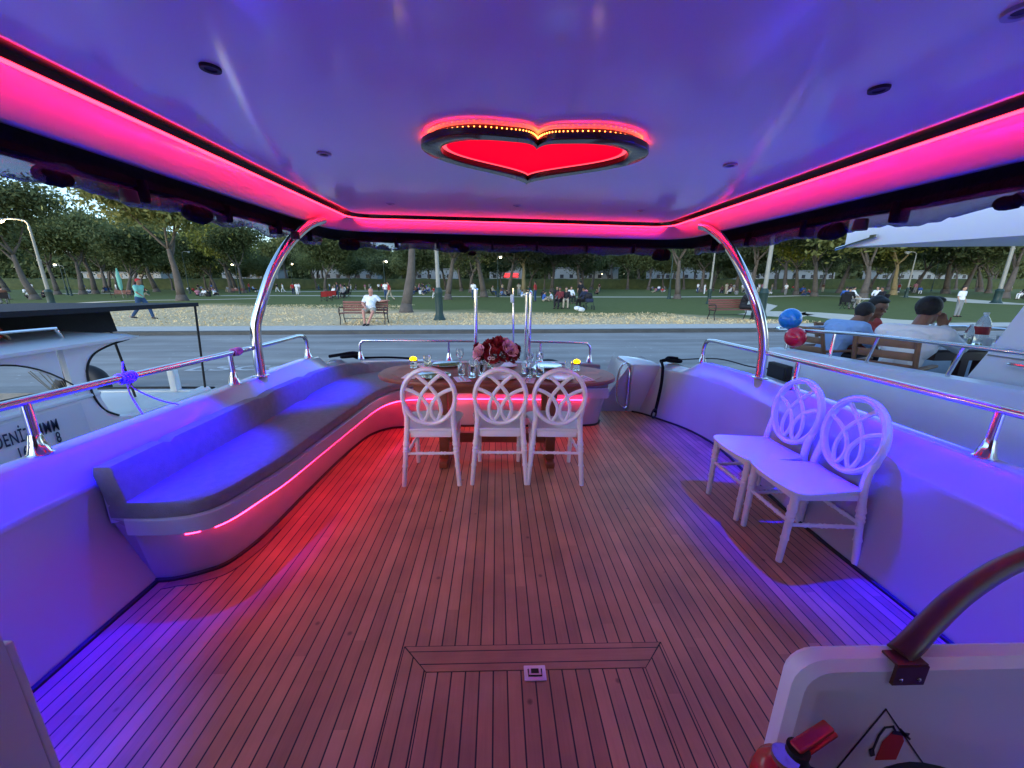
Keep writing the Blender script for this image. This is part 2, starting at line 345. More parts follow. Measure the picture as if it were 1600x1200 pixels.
m = MB(); m.tube(smoothpath([(-.235, 4.44, .58), (-.235, 4.44, 1.34), (-.233, 4.45, 1.385), (-.23, 4.49, 1.41)], 6), .022, 12); m.build('gangway_rail', steel, boat)
# boarding handrail loop on the transom box
m = MB(); m.tube(smoothpath([(1.60, 4.50, .55), (1.57, 4.44, .60), (1.50, 4.42, .58), (1.46, 4.42, .45), (1.46, 4.42, .22), (1.50, 4.42, .10), (1.58, 4.42, .05), (1.605, 4.43, .12), (1.605, 4.44, .35), (1.605, 4.46, .50)], 6, True), .012, 8, True); m.build('boarding_handle', steel, boat)
# arched roof supports
def arch(pts, name='roof_support'):
    mb = MB(); mb.tube(smoothpath(pts, 6), .037, 18); mb.lathe([(.06, 0), (.06, .008), (.05, .014)], (pts[0][0], pts[0][1], pts[0][2]), 20); mb.build(name, steel, boat)
arch([(-1.865, 3.05, .725), (-1.862, 3.05, .98), (-1.85, 3.06, 1.14), (-1.80, 3.10, 1.32), (-1.745, 3.20, 1.55), (-1.69, 3.38, 1.76), (-1.62, 3.60, 1.93), (-1.56, 3.76, 2.0)])
arch([(2.21, 3.05, .755), (2.19, 3.05, 1.03), (2.13, 3.07, 1.26), (2.06, 3.12, 1.45), (1.99, 3.22, 1.66), (1.95, 3.40, 1.85), (1.90, 3.60, 1.99), (1.86, 3.70, 2.03)])

# roof
roof = bpy.data.objects.new('roof', None); COL.objects.link(roof); roof.parent = boat; roof.location = (0, 0, 3); roof['label'] = 'glossy purple-lit ceiling with a red glowing edge strip'
AFT = [(-.1, -.1), (0, 0), (.088, .17), (.119, .205), (.2, .25), (.285, .285), (.36, .33), (.5, .45)]
def aft(s):
    for (a, A), (b, B) in zip(AFT[:-1], AFT[1:]):
        if a <= s <= b: return A+(B-A)*(s-a)/(b-a)
    return s
def rl(s, z, y0=-1.3, seg=6):
    hw = 1.49+s; ya = 3.93+aft(s); yb = y0-s; r = .12+s*.7; pts = []
    for (cx, cy, a0) in ((CX+hw-r, ya-r, 0), (CX-hw+r, ya-r, pi/2), (CX-hw+r, yb+r, pi), (CX+hw-r, yb+r, 3*pi/2)):
        for k in range(seg+1):
            a = a0+k*(pi/2)/seg; pts.append((cx+r*cos(a), cy+r*sin(a), z))
    return pts
# ceiling panel as a fine grid-free sheet with rounded rim (outer ring lofted, centre ngon)
m = MB(); m.loft([rl(-.03, 2.08), rl(-.008, 2.0805), rl(.004, 2.086), rl(.01, 2.094), rl(.01, 2.13)]); L0 = rl(-.03, 2.08); m.add(L0, [tuple(range(len(L0)))]); 
m.build('ceiling_panel', gelceil, roof, keep=True, sharp=False)
m = MB(); m.loft([rl(.012, 2.1), rl(.088, 2.098), rl(.088, 2.072), rl(.119, 2.072), rl(.119, 2.12)], smooth=False); m.build('edge_trim', darkwood, roof)
m = MB(); m.loft([rl(.0895, 2.0705), rl(.0895, 2.0640), rl(.0955, 2.0640), rl(.0955, 2.0705)], smooth=False)
m.loft([rl(.108, 2.0705), rl(.108, 2.0660), rl(.112, 2.0660), rl(.112, 2.0705)], smooth=False); m.build('led_strip', red_led, roof)
m = MB(); m.loft([rl(.121, 2.1), rl(.122, 2.088), rl(.126, 2.084), rl(.16, 2.078), rl(.21, 2.058), rl(.25, 2.028), rl(.278, 1.990), rl(.288, 1.968), rl(.296, 1.962), rl(.312, 1.961), rl(.332, 1.961), rl(.345, 1.968), rl(.352, 1.982), rl(.352, 2.16), rl(.25, 2.20)]); t_ = rl(.25, 2.20); m.add(t_, [tuple(range(len(t_)))])
m.build('roof_fascia', gel, roof, sharp=False)
# canvas and rolled clear curtains round three sides
def side_path(s, step=.03, y0=-1.2):
    hw = 1.49+s; ya = 3.93+aft(s); r = .2; pts = []
    y = y0
    while y < ya-r: pts.append((CX-hw, y)); y += step
    for k in range(9): a = pi-k*(pi/2)/8; pts.append((CX-hw+r+r*cos(a), ya-r+r*sin(a)))
    x = CX-hw+r+step
    while x < CX+hw-r: pts.append((x, ya)); x += step
    for k in range(9): a = pi/2-k*(pi/2)/8; pts.append((CX+hw-r+r*cos(a), ya-r+r*sin(a)))
    y = ya-r-step
    while y > y0: pts.append((CX+hw, y)); y -= step
    return pts
sp = side_path(.365); m = MB()
loops = []
for i, (x, y) in enumerate(sp):
    n1 = mnoise.noise(Vector((x*2.2, y*2.2, 1))); n2 = mnoise.noise(Vector((x*6, y*6, 4)))
    q = Vector((x-CX, y-1.2)); out = (Vector((1 if x > CX else -1, 0)) if y < 4.05 else Vector((0, 1)))
    d = .012*n2
    zb = 1.885+.012*n1
    loops.append([(x+out.x*d, y+out.y*d, 1.995), (x+out.x*(.012+d), y+out.y*(.012+d), 1.94), (x+out.x*(.005+d), y+out.y*(.005+d), zb), (x+out.x*(.07+d), y+out.y*(.07+d), zb-.01), (x+out.x*.09, y+out.y*.09, 1.99)])
m.loft(loops, closed=False); m.build('canvas_valance', blackcanvas, roof)
# clear curtain roll: crinkled plastic
pm = bpy.data.materials.new('clear_plastic_sheet'); pm.use_nodes = True; nt = pm.node_tree; N = nt.nodes; L = nt.links; b = N['Principled BSDF']
b.inputs['Base Color'].default_value = (.05, .06, .20, 1); b.inputs['Roughness'].default_value = .22; b.inputs['Specular IOR Level'].default_value = .35  # blue base colour stands in for blue lamplight on the clear plastic
lw = N.new('ShaderNodeLayerWeight'); lw.inputs['Blend'].default_value = .35; tp = N.new('ShaderNodeBsdfTransparent'); tp.inputs[0].default_value = (.75, .78, .85, 1); ms = N.new('ShaderNodeMixShader')
mr = N.new('ShaderNodeMapRange'); mr.inputs[3].default_value = .45; mr.inputs[4].default_value = .9; L.new(lw.outputs['Facing'], mr.inputs[0]); L.new(mr.outputs[0], ms.inputs[0]); L.new(tp.outputs[0], ms.inputs[1]); L.new(b.outputs[0], ms.inputs[2]); L.new(ms.outputs[0], N['Material Output'].inputs[0])
tc = N.new('ShaderNodeTexCoord'); nz = N.new('ShaderNodeTexNoise'); nz.inputs['Scale'].default_value = 14; nz.inputs['Detail'].default_value = 3; nz.inputs['Distortion'].default_value = 1.6; L.new(tc.outputs['Object'], nz.inputs['Vector'])
bp = N.new('ShaderNodeBump'); bp.inputs['Strength'].default_value = .9; bp.inputs['Distance'].default_value = .03; L.new(nz.outputs['Fac'], bp.inputs['Height']); L.new(bp.outputs[0], b.inputs['Normal'])
def roll(path, name, r0=.036, zc=1.848, sag=.012):
    m = MB(); loops = []; seg = 14
    for i, (x, y) in enumerate(path):
        a = path[max(0, i-1)]; c = path[min(len(path)-1, i+1)]; t = Vector((c[0]-a[0], c[1]-a[1])).normalized(); nn = Vector((-t.y, t.x))
        L_ = []
        for k in range(seg):
            th = 2*pi*k/seg; q = 1+.38*mnoise.noise(Vector((x*5, y*5, k*.9)))+.30*mnoise.noise(Vector((x*19, y*19, k*1.7)))
            s_ = sag*sin(i*.22)+.014*mnoise.noise(Vector((x*3+9, y*3, 0)))
            L_.append((x+nn.x*cos(th)*r0*.9*q, y+nn.y*cos(th)*r0*.9*q, zc+s_+sin(th)*r0*1.15*q))
        loops.append(L_)
    m.loft(loops); return m.build(name, pm, roof, sharp=False)
rp_ = side_path(.40, .02)
iL = next(i for i, p in enumerate(rp_) if p[1] > 4.18); iR = len(rp_)-iL
roll(rp_[:iL-4], 'rolled_clear_curtain'); roll(rp_[iL+6:iR-6], 'rolled_clear_curtain'); roll(rp_[iR+4:], 'rolled_clear_curtain')
def strap(x, y, w_=.022, h=.105, d=.10, zc=1.866, along='y'):
    mb = MB(); s_ = (d, w_, h) if along == 'y' else (w_, d, h); mb.box((x, y, zc), s_, bev=.012); mb.build('curtain_strap', blackcanvas, roof)
for y in (.35, .95, 1.42, 2.02, 2.62, 3.2, 3.7): strap(CX-1.49-.40+.015, y+.06); strap(CX+1.49+.40-.015, y)
for x in (-1.05, -.62, -.05, .42, .95, 1.45): strap(x, 3.93+.36, along='x', h=.095)
def bundle(x, y, r=.06, sc=(1, 1.2, 1), z=1.83):
    mb = MB(); a_ = Vector((0, 1, 0)) if y < 4 else Vector((1, 0, 0)); n_ = 14; P = []; R_ = []
    for i in range(n_+1):
        q_ = i/n_*2-1; P.append(Vector((x, y, z+.006*mnoise.noise(Vector((x*9, y*9, i*.5)))-.012*(1-q_*q_)))+a_*q_*r*sc[1 if y < 4 else 0]*1.05); R_.append(r*(.78+.14*mnoise.noise(Vector((x*7, y*3, i*.8))))*(1-.75*abs(q_)**7))
    mb.tube(P, R_, 14); mb.build('canvas_bundle', blackcanvas, roof)
bundle(-1.70, 2.42, .058, (1, 1.5, 1.1)); bundle(2.02, 2.40, .055, (1, 1.5, 1.15)); bundle(-1.50, 4.20, .075, (1.3, 1, 1), 1.845); bundle(1.74, 4.22, .075, (1.2, 1, 1.1), 1.82); bundle(2.03, 1.58, .035, (1, 1.3, 1.2), 1.84); bundle(-1.73, 1.72, .04, (1, 1.5, 1.1), 1.85)
m = MB(); m.sphere((-.43, 4.26, 1.865), .05, 12, 9, (1.6, .8, .8), .12); m.sphere((-.35, 4.26, 1.82), .04, 12, 9, (1.5, .7, .9), .12); m.sphere((-.26, 4.26, 1.78), .032, 12, 9, (1.4, .7, .7), .12); m.build('canvas_bundle', blackcanvas, roof)

# cabin bulkhead behind the viewer: closes the cockpit forward
mb = MB(); mb.box((CX, -1.12, 1.0), (3.9, .08, 2.2)); mb.build('cabin_bulkhead', mat('bulkhead_cream', (.30, .28, .27), .4, var=.05), boat)
for xx in (-1.0, CX, 1.3): mb = MB(); mb.box((xx, -1.075, 1.35), (.8, .01, .9)); mb.build('cabin_window', mat('tinted_window', (.015, .015, .02), .1), boat)
# ceiling downlights
def downlight(x, y, mt, label, r=.034):
    mb = MB(); mb.lathe([(r*.55, -.001), (r*.62, -.006), (r*.96, -.007), (r, -.003), (r, .004)], (x, y, 2.0785), 28)
    t = thing('ceiling_light', (x, y, 2.08), label, 'ceiling light', 'round ceiling lights', True); mb.build('bezel', mt, t)
    l = MB(); l.lathe([(.001, -.0015), (r*.58, -.0015), (r*.58, .0005)], (x, y, 2.0785), 24); l.build('lens', blackrub, t)
pinkbez = mat('grey_bezel', (.35, .33, .36), .35, var=.05)
downlight(-.86, 1.38, blackrub, 'black round ceiling light above the near end of the sofa', .028); downlight(1.17, 1.33, blackrub, 'black round ceiling light above the two spare chairs', .028)
downlight(-.86, 2.16, pinkbez, 'pale round ceiling light to the left of the heart lamp'); downlight(1.17, 2.11, pinkbez, 'pale round ceiling light to the right of the heart lamp')
downlight(-.86, 3.38, pinkbez, 'pale round ceiling light at the far left by the stern edge'); downlight(.155, 3.30, pinkbez, 'pale round ceiling light behind the heart lamp by the stern edge'); downlight(1.17, 3.35, pinkbez, 'pale round ceiling light at the far right by the stern edge'); downlight(1.15, .98, pinkbez, 'pale round ceiling light in the top right corner, cut by the frame')

# heart lamp
HC = (.165, 1.985)
def heart(s, z, n=72):
    # tip towards the stern, lobes towards the camera; s shrinks the outline
    pts = []
    for i in range(n):
        t = 2*pi*i/n
        x = 16*sin(t)**3/16.0; yy = (13*cos(t)-5*cos(2*t)-2*cos(3*t)-cos(4*t))/17.0
        yy = yy+(.15*math.exp(-(x/.20)**2) if abs(t-pi) > 1.2 else 0)
        pts.append(Vector((x*.50, -yy*.44)))
    out = []
    for i in range(n):
        a = pts[i-1]; c = pts[(i+1) % n]; t = (c-a).normalized(); nn = Vector((t.y, -t.x))
        if nn.dot(pts[i]-Vector((0, -.02))) > 0: nn = -nn
        q = Vector((pts[i].x*(1-s/.50), pts[i].y*(1-s/.40)))
        out.append((HC[0]+q.x, HC[1]+q.y+.02, z))
    return out
hl = thing('heart_lamp', (HC[0], HC[1], 2.08), 'heart-shaped ceiling lamp with dark wooden rim and glowing red centre', 'lamp', boat=True)
m = MB(); m.loft([heart(.084, 2.060), heart(.080, 2.038), heart(.074, 2.034), heart(.006, 2.034), heart(0, 2.038), heart(0, 2.060), heart(.084, 2.060)], smooth=False); m.build('rim', darkwood, hl)
m = MB(); m.add(heart(.085, 2.0605), [tuple(range(72))]); m.build('glow_panel', heartglow, hl)
m = MB(); m.loft([heart(.0845, 2.0585), heart(.106, 2.0595)], smooth=False); m.build('glow_rim', heartrim, hl)
m = MB(); m.loft([heart(.012, 2.0605), heart(.012, 2.0625), heart(.024, 2.0625), heart(.024, 2.0605), heart(.012, 2.0605)], smooth=False); m.build('led_strip', red_led, hl)
m = MB(); hb = heart(.030, 2.069, 150)
for (x, y, z) in hb[::1]: m.box((x, y, z), (.004, .004, .004))
o = m.build('led_beads', red_led_hot, hl); o['kind'] = 'stuff'
m = MB(); m.loft([heart(.034, 2.0612), heart(.034, 2.079)], smooth=False); m.build('backing_block', darkwood, hl)

# blue spotlights hidden under the roof edge (the source of the blue wash)
def bluespot(x, y, e, label, tx=0., ty=0., size=84, z=1.80):
    t = thing('spotlight', (x, y, z+.05), label, 'spotlight', 'blue spotlights under the roof edge', True)
    mb = MB(); mb.lathe([(.02, .0), (.032, .0), (.034, .01), (.030, .055), (.012, .06)], (x, y, z-.01), 16); mb.build('housing', blackrub, t)
    l = bpy.data.lights.new('blue_lamp', 'SPOT'); l.energy = e; l.color = (.002, .0, 1.0); l.spot_size = radians(size); l.spot_blend = .9; l.shadow_soft_size = .022
    lo = bpy.data.objects.new('blue_lamp', l); COL.objects.link(lo); lo.parent = t; lo.location = (0, 0, -.075)
    lo.rotation_euler = (radians(ty), radians(tx), 0)
BE = 400
bluespot(-1.655, .62, BE*1.0, 'black blue-beam spotlight above the left bulwark nearest the camera', 15, 0, 80)
bluespot(-1.655, 1.95, BE*.62, 'black blue-beam spotlight above the middle of the sofa', 6, 0, 58)
bluespot(-1.62, 3.35, BE*.36, 'black blue-beam spotlight above the stern corner of the sofa', 3, 0, 56)
bluespot(1.945, .62, BE*1.0, 'black blue-beam spotlight above the right bulwark nearest the camera', -15, 0, 80)
bluespot(1.93, 2.12, BE*.75, 'black blue-beam spotlight above the two spare chairs', -10, 0, 74)
bluespot(1.93, 3.42, BE*.38, 'black blue-beam spotlight above the stern end of the right bulwark', -12, 0, 62)
# the red edge strip shines outwards on to the fascia
def edge_led(x, y, length, ang):
    l = bpy.data.lights.new('red_edge_light', 'AREA'); l.shape = 'RECTANGLE'; l.size = length; l.size_y = .010; l.spread = radians(64); l.energy = .58*length; l.color = (1, .008, .055)
    lo = bpy.data.objects.new('red_edge_light', l); COL.objects.link(lo); lo.parent = roof; lo.location = (x-CX, y-2, .067)
    lo.rotation_euler = Vector(ang).to_track_quat('-Z', 'Y').to_euler(); return lo
lx = 1.49+.116
edge_led(CX-lx, 1.53, 5.06, (-1, 0, -.02)); edge_led(CX+lx, 1.53, 5.06, (1, 0, -.02)); edge_led(CX, 3.93+aft(.119)-.004, 3.14, (0, 1, -.30))

# ------------------------------------------------------------------ corner sofa
sofa = thing('corner_sofa', (-1.3, 2.8, 0), 'L-shaped built-in sofa with grey cushions and red glow under its lip', 'sofa', boat=True)
Ff = [(-1.64, 1.575), (-1.5, 1.575), (-1.37, 1.60), (-1.29, 1.68), (-1.245, 1.87), (-1.21, 2.07), (-1.18, 2.46), (-1.14, 3.0), (-1.11, 3.35), (-1.06, 3.58), (-.96, 3.74), (-.80, 3.83), (-.5, 3.87), (.3, 3.89), (1.12, 3.90), (1.17, 3.95)]
Bb = [(-1.705, 1.575), (-1.705, 1.60), (-1.705, 1.66), (-1.705, 1.75), (-1.705, 1.9), (-1.705, 2.1), (-1.705, 2.5), (-1.70, 3.1), (-1.69, 3.6), (-1.62, 4.02), (-1.45, 4.24), (-1.2, 4.34), (-.8, 4.38), (.3, 4.40), (1.15, 4.40), (1.17, 4.40)]
def dens(P, n=5): return [(p.x, p.y) for p in smoothpath([(x, y, 0) for x, y in P], n)]
FD, BD = dens(Ff), dens(Bb)
def slab(i0, i1, z0, z1, rr, name, mt, par, inF=0., inB=0., lab=None, dz=None):
    loops = []
    for i in range(i0, i1+1):
        a = Vector(FD[i]); b_ = Vector(BD[i]); u = (b_-a); u = u.normalized() if u.length > 1e-6 else Vector((0, 1))
        a = a+u*inF; b_ = b_-u*inB
        e = 1.0
        if i == i0 or i == i1: e = 0.0
        puff = .006 if e else -.010
        zz1 = z1+puff; zz0 = z0 if e else z0+.008; q = rr
        if not e:
            t_ = Vector(FD[min(i1, i+1)])-Vector(FD[max(i0, i-1)])
        L_ = [(a.x+u.x*q*.6, a.y+u.y*q*.6, zz0), (a.x, a.y, zz0+q*.7), (a.x, a.y, zz1-q), (a.x+u.x*q*.35, a.y+u.y*q*.35, zz1-q*.3), (a.x+u.x*q, a.y+u.y*q, zz1), (a.x*.5+b_.x*.5, a.y*.5+b_.y*.5, zz1+.004), (b_.x-u.x*q, b_.y-u.y*q, zz1), (b_.x, b_.y, zz1-q), (b_.x, b_.y, zz0)]
        loops.append(L_)
    mb = MB(); mb.loft(loops, closed=True, capa=True, capb=True); return mb.build(name, mt, par, label=lab)
n = len(FD)-1
cuts = [0, 36, 54, n]
for a, b_ in zip(cuts[:-1], cuts[1:]): slab(a, b_-0, .425, .497, .022, 'seat_cushion', fabric, sofa)
# base with overhanging lip, front face set in and leaning
Gb = [(-1.69, 1.69), (-1.60, 1.70), (-1.50, 1.745), (-1.42, 1.81), (-1.375, 1.97), (-1.36, 2.15), (-1.35, 2.5), (-1.325, 3.0), (-1.29, 3.35), (-1.24, 3.6), (-1.13, 3.76), (-.97, 3.83), (-.5, 3.875), (.3, 3.89), (1.02, 3.92), (1.17, 4.08)]
GD = dens(Gb)
def off(P, d):
    out = []
    for i, p in enumerate(P):
        a = Vector(P[max(0, i-1)]); c = Vector(P[min(len(P)-1, i+1)]); t = (c-a).normalized(); nn = Vector((-t.y, t.x)); q = Vector(p)+nn*d; out.append((q.x, q.y))
    return out
FO = off(FD, -.012)
mb = MB(); loops = []; FI = []
for i in range(n+1):
    o_, g_, b0 = Vector(FO[i]), Vector(GD[i]), BD[i]; zl = .345-.035*i/n
    u = g_-o_; f_ = o_+u*min(1, .045/max(.05, u.length)); FI.append((f_.x, f_.y, zl))
    loops.append([(b0[0], b0[1], .424), (o_.x+u.x*.05, o_.y+u.y*.05, .426), (o_.x, o_.y, .420), (o_.x, o_.y, zl+.004), (f_.x, f_.y, zl), (f_.x*.6+g_.x*.4, f_.y*.6+g_.y*.4, .20), (g_.x, g_.y, 0.001)])
mb.loft(loops, closed=False, smooth=True)
mb.add(loops[0]+[(-1.70, 1.72, .0)], [tuple(range(8))]); mb.add(loops[-1]+[(1.17, 4.40, 0)], [tuple(range(7, -1, -1))])
mb.build('base', gel, sofa)
mb = MB(); mb.tube([(x, y-.004, .006) for x, y in off(GD, -.006)], .013, 6); mb.build('base_gasket', blackrub, sofa)
mb = MB(); fi = off([(x, y) for x, y, z in FI], -.030)
mb.tube([(p[0], p[1], FI[i][2]-.005) for i, p in enumerate(fi) if 13 <= i <= n-6], .0042, 6); mb.tube([(p[0], p[1], FI[i][2]-.004) for i, p in enumerate(fi) if 9 <= i <= 11], .0042, 6); mb.build('led_strip', red_led2, sofa)
# back cushions
def backc(i0, i1, z1a, z1b, th, nm='back_cushion'):
    loops = []
    for i in range(i0, i1+1):
        b_ = Vector(BD[i]); a = Vector(FD[i]); u = (a-b_); u = u.normalized() if u.length > 1e-4 else Vector((1, 0))
        if i < 16: u = Vector((1, 0))
        t = (i-i0)/max(1, i1-i0); z1 = z1a+(z1b-z1a)*t; q = .02
        bt = b_-u*.03
        zt = z1 - (.018 if i in (i0, i1) else 0)
        loops.append([(b_.x+u.x*.0, b_.y+u.y*.0, .49), (b_.x+u.x*th, b_.y+u.y*th, .49), (bt.x+u.x*th, bt.y+u.y*th, zt-q), (bt.x+u.x*(th-q*.6), bt.y+u.y*(th-q*.6), zt), (bt.x+u.x*q*.3, bt.y+u.y*q*.3, zt), (bt.x, bt.y, zt-q)])
    mb = MB(); mb.loft(loops, closed=True, capa=True, capb=True); return mb.build(nm, fabric, sofa)
backc(1, 20, .672, .672, .085); backc(20, 32, .672, .668, .085); backc(32, 38, .668, .655, .085); backc(38, 50, .655, .61, .085); backc(50, 62, .60, .59, .08); backc(62, n-1, .59, .58, .08)
mb = MB(); mb.add([(-1.69, 1.595, .665), (-1.62, 1.575, .42), (-1.62, 1.63, .42), (-1.69, 1.63, .665), (-1.735, 1.595, .65), (-1.71, 1.575, .40), (-1.71, 1.63, .40), (-1.735, 1.63, .65)], [(0, 1, 2, 3), (4, 7, 6, 5), (0, 4, 5, 1), (3, 2, 6, 7), (0, 3, 7, 4), (1, 5, 6, 2)]); mb.build('end_panel', gel, sofa)
# curved teak margin plank at the foot of the sofa
mb = MB(); q1 = [(p[0], p[1]) for p in off(GD, -.015)][4:26]; 
pl = [(x, y-.012) for x, y in q1]; pm_ = [(x+(.0 if i < 4 else .05), y-.055) for i, (x, y) in enumerate(q1)]
mb.add([(x, y, .002) for x, y in pl]+[(x, y, .002) for x, y in pm_], [(i, i+1, len(pl)+i+1, len(pl)+i) for i in range(len(pl)-1)]); mb.build('margin_plank', teakplain, deck, keep=True)
mb = MB(); mb.tube([(x, y, .0015) for x, y in pm_], .0022, 4); mb.build('margin_seam', blackrub, deck)

# ------------------------------------------------------------------ dining table
TY = 3.19
tb = thing('dining_table', (.02, TY, 0), 'long slatted wooden dining table with rounded ends, laid for six', 'table', boat=True)
def sup(a, b_, e, n=64): return [(.02+a*(abs(cos(t))**(2/e))*(1 if cos(t) >= 0 else -1), TY+b_*(abs(sin(t))**(2/e))*(1 if sin(t) >= 0 else -1)) for t in [2*pi*i/n for i in range(n)]]
P0 = sup(.985, .405, 2.7)
mb = MB(); mb.loft([[(x, y, z) for x, y in sup(.985-d, .405-d, 2.7)] for d, z in ((.02, .712), (.004, .716), (0, .724), (0, .738), (.004, .746), (.012, .748))], capa=True, capb=True, smooth=False); mb.build('table_top', tablewood2, tb)
mb = MB(); hx = [(.02-.86, TY-.12), (.02-.70, TY-.33), (.02+.70, TY-.33), (.02+.86, TY-.12), (.02+.86, TY+.12), (.02+.70, TY+.33), (.02-.70, TY+.33), (.02-.86, TY+.12)]; mb.prism(hx, .747, .7505); mb.build('slats', tablewood, tb, keep=True)
mb = MB(); 
for sx in (-1, 1): mb.box((.02, TY+sx*.27, .676), (1.30, .028, .07)); mb.box((.02+sx*.65, TY, .676), (.028, .512, .07))
mb.build('apron', tablewood2, tb)
for x in (-.42, .46):
    for yy in (-.21, .21): mb = MB(); mb.box((x, TY+yy, .36), (.075, .06, .60), bev=.006); mb.build('leg', tablewood2, tb)
    mb = MB(); mb.box((x, TY, .03), (.07, .60, .055), bev=.01); mb.build('foot', tablewood2, tb)
mb = MB(); mb.box((.02, TY, .16), (.83, .03, .09)); mb.build('stretcher', tablewood2, tb)

# place settings
ZT = .751
def plate(x, y, mt, r=.135, label='', grp='plates'):
    mb = MB(); mb.lathe([(r*.55, 0), (r*.62, .003), (r*.9, .010), (r, .016), (r*.985, .018), (r*.88, .013), (r*.6, .006), (.001, .006)], (x, y, ZT), 36); o = mb.build('plate', mt); tag(o, label, 'plate', grp, True)
plate(-.49, 2.99, gold, label='metal charger plate in front of the left chair'); plate(.05, 2.98, china, label='white plate in front of the middle chair', r=.125); plate(.50, 2.98, china, label='white plate in front of the right chair', r=.13)
plate(-.44, 3.43, gold, label='metal charger plate at the far left place'); plate(.07, 3.43, china, label='white plate at the far middle place behind the flowers', r=.12); plate(.47, 3.43, gold, label='metal charger plate at the far right place')
def tumbler(x, y, r=.034, h=.095, label='', k=0):
    mb = MB(); mb.lathe([(r*.8, 0), (r*.86, .004), (r, h), (r*.93, h), (r*.80, .012), (.001, .010)], (x, y, ZT), 20); o = mb.build('drinking_glass', glass); tag(o, label, 'glass', 'drinking glasses on the table', True)
gl = [(-.28, 3.08, 'clear tumbler on the bare wood right of the left chair'), (-.19, 2.99, 'clear tumbler nearest the table edge left of the middle chair'), (-.12, 3.06, 'clear tall glass left of the middle chair'), (-.20, 3.30, 'clear tumbler left of the flower bowl, far side'), (-.12, 3.28, 'clear glass against the flower bowl'), (-.05, 3.36, 'small clear glass behind the flower bowl'),
      (.27, 2.99, 'clear tumbler nearest the table edge between middle and right chairs'), (.25, 3.16, 'clear glass in the cluster right of the flowers'), (.32, 3.14, 'clear wide glass at the centre of the right cluster'), (.36, 3.05, 'clear tall glass at the right of the cluster'), (.62, 3.22, 'clear tumbler between the far right plate and the candle'), (-.60, 3.34, 'clear glass beside the left yellow flower candle')]
for i, (x, y, lb) in enumerate(gl): tumbler(x, y, .030+.006*(i % 2), .085+.02*((i*7) % 3)/2, lb)
def stem(x, y, label):
    mb = MB(); mb.lathe([(.032, 0), (.030, .003), (.005, .008), (.004, .07), (.022, .085), (.034, .115), (.031, .165), (.029, .165), (.031, .115), (.018, .09), (.001, .086)], (x, y, ZT), 20); o = mb.build('wine_glass', glass); tag(o, label, 'wine glass', 'stemmed glasses', True)
stem(.29, 3.24, 'stemmed wine glass right of the flower bowl'); stem(-.32, 3.38, 'stemmed wine glass behind the left tumbler'); stem(.38, 3.30, 'stemmed wine glass left of the far right plate')
def nap(x, y, rz, label):
    mb = MB(); mb.box((x, y, ZT+.003), (.11, .17, .004), rz, .002); o = mb.build('napkin', napkin); tag(o, label, 'napkin', 'folded napkins', True)
    for dx in (-.015, .015):
        f = MB(); c_, s_ = cos(rz), sin(rz); f.tube([(x+dx*c_-yy*s_, y+dx*s_+yy*c_, ZT+.0075) for yy in (-.08, 0, .045)], [.003, .003, .003], 6); f.sphere((x+dx*c_-.062*s_, y+dx*s_+.062*c_, ZT+.008), .010, 10, 6, (1, 1.6, .3)); o = f.build('fork' if dx < 0 else 'knife', steel); tag(o, ('steel fork on ' if dx < 0 else 'steel knife on ')+label, 'cutlery', 'cutlery', True)
nap(-.26, 2.91, .3, 'the lilac napkin between left and middle places'); nap(-.67, 3.0, -.1, 'the napkin left of the left plate'); nap(.25, 2.90, -.2, 'the napkin between middle and right places'); nap(.71, 2.98, .35, 'the napkin at the right end of the table'); nap(-.65, 3.42, .5, 'the napkin at the far left place'); nap(.30, 3.44, .1, 'the napkin behind the right glass cluster')
def flowercandle(x, y, label):
    t = thing('flower_candle', (x, y, ZT), label, 'candle', 'yellow flower candles', True)
    mb = MB(); mb.lathe([(.028, 0), (.030, .004), (.033, .06), (.031, .06), (.027, .010), (.001, .008)], (x, y, ZT), 20); mb.build('glass_cup', glass, t)
    mb = MB()
    for k in range(6): a = k*pi/3; mb.sphere((x+.017*cos(a), y+.017*sin(a), ZT+.078), .0135, 10, 6, (1, 1, 1.1), .06)
    mb.sphere((x, y, ZT+.084), .016, 10, 6); mb.build('glowing_petals', candle, t)
    mb = MB()
    for k in range(5): a = k*2*pi/5+.3; mb.sphere((x+.026*cos(a), y+.026*sin(a), ZT+.062), .012, 8, 5, (1, 1, .5), .1)
    mb.build('outer_petals', mat('brown_petal', (.30, .12, .05), .7), t)
flowercandle(-.72, 3.33, 'glowing yellow flower candle in a glass cup at the left end of the table'); flowercandle(.71, 3.30, 'glowing yellow flower candle in a glass cup at the right end of the table')

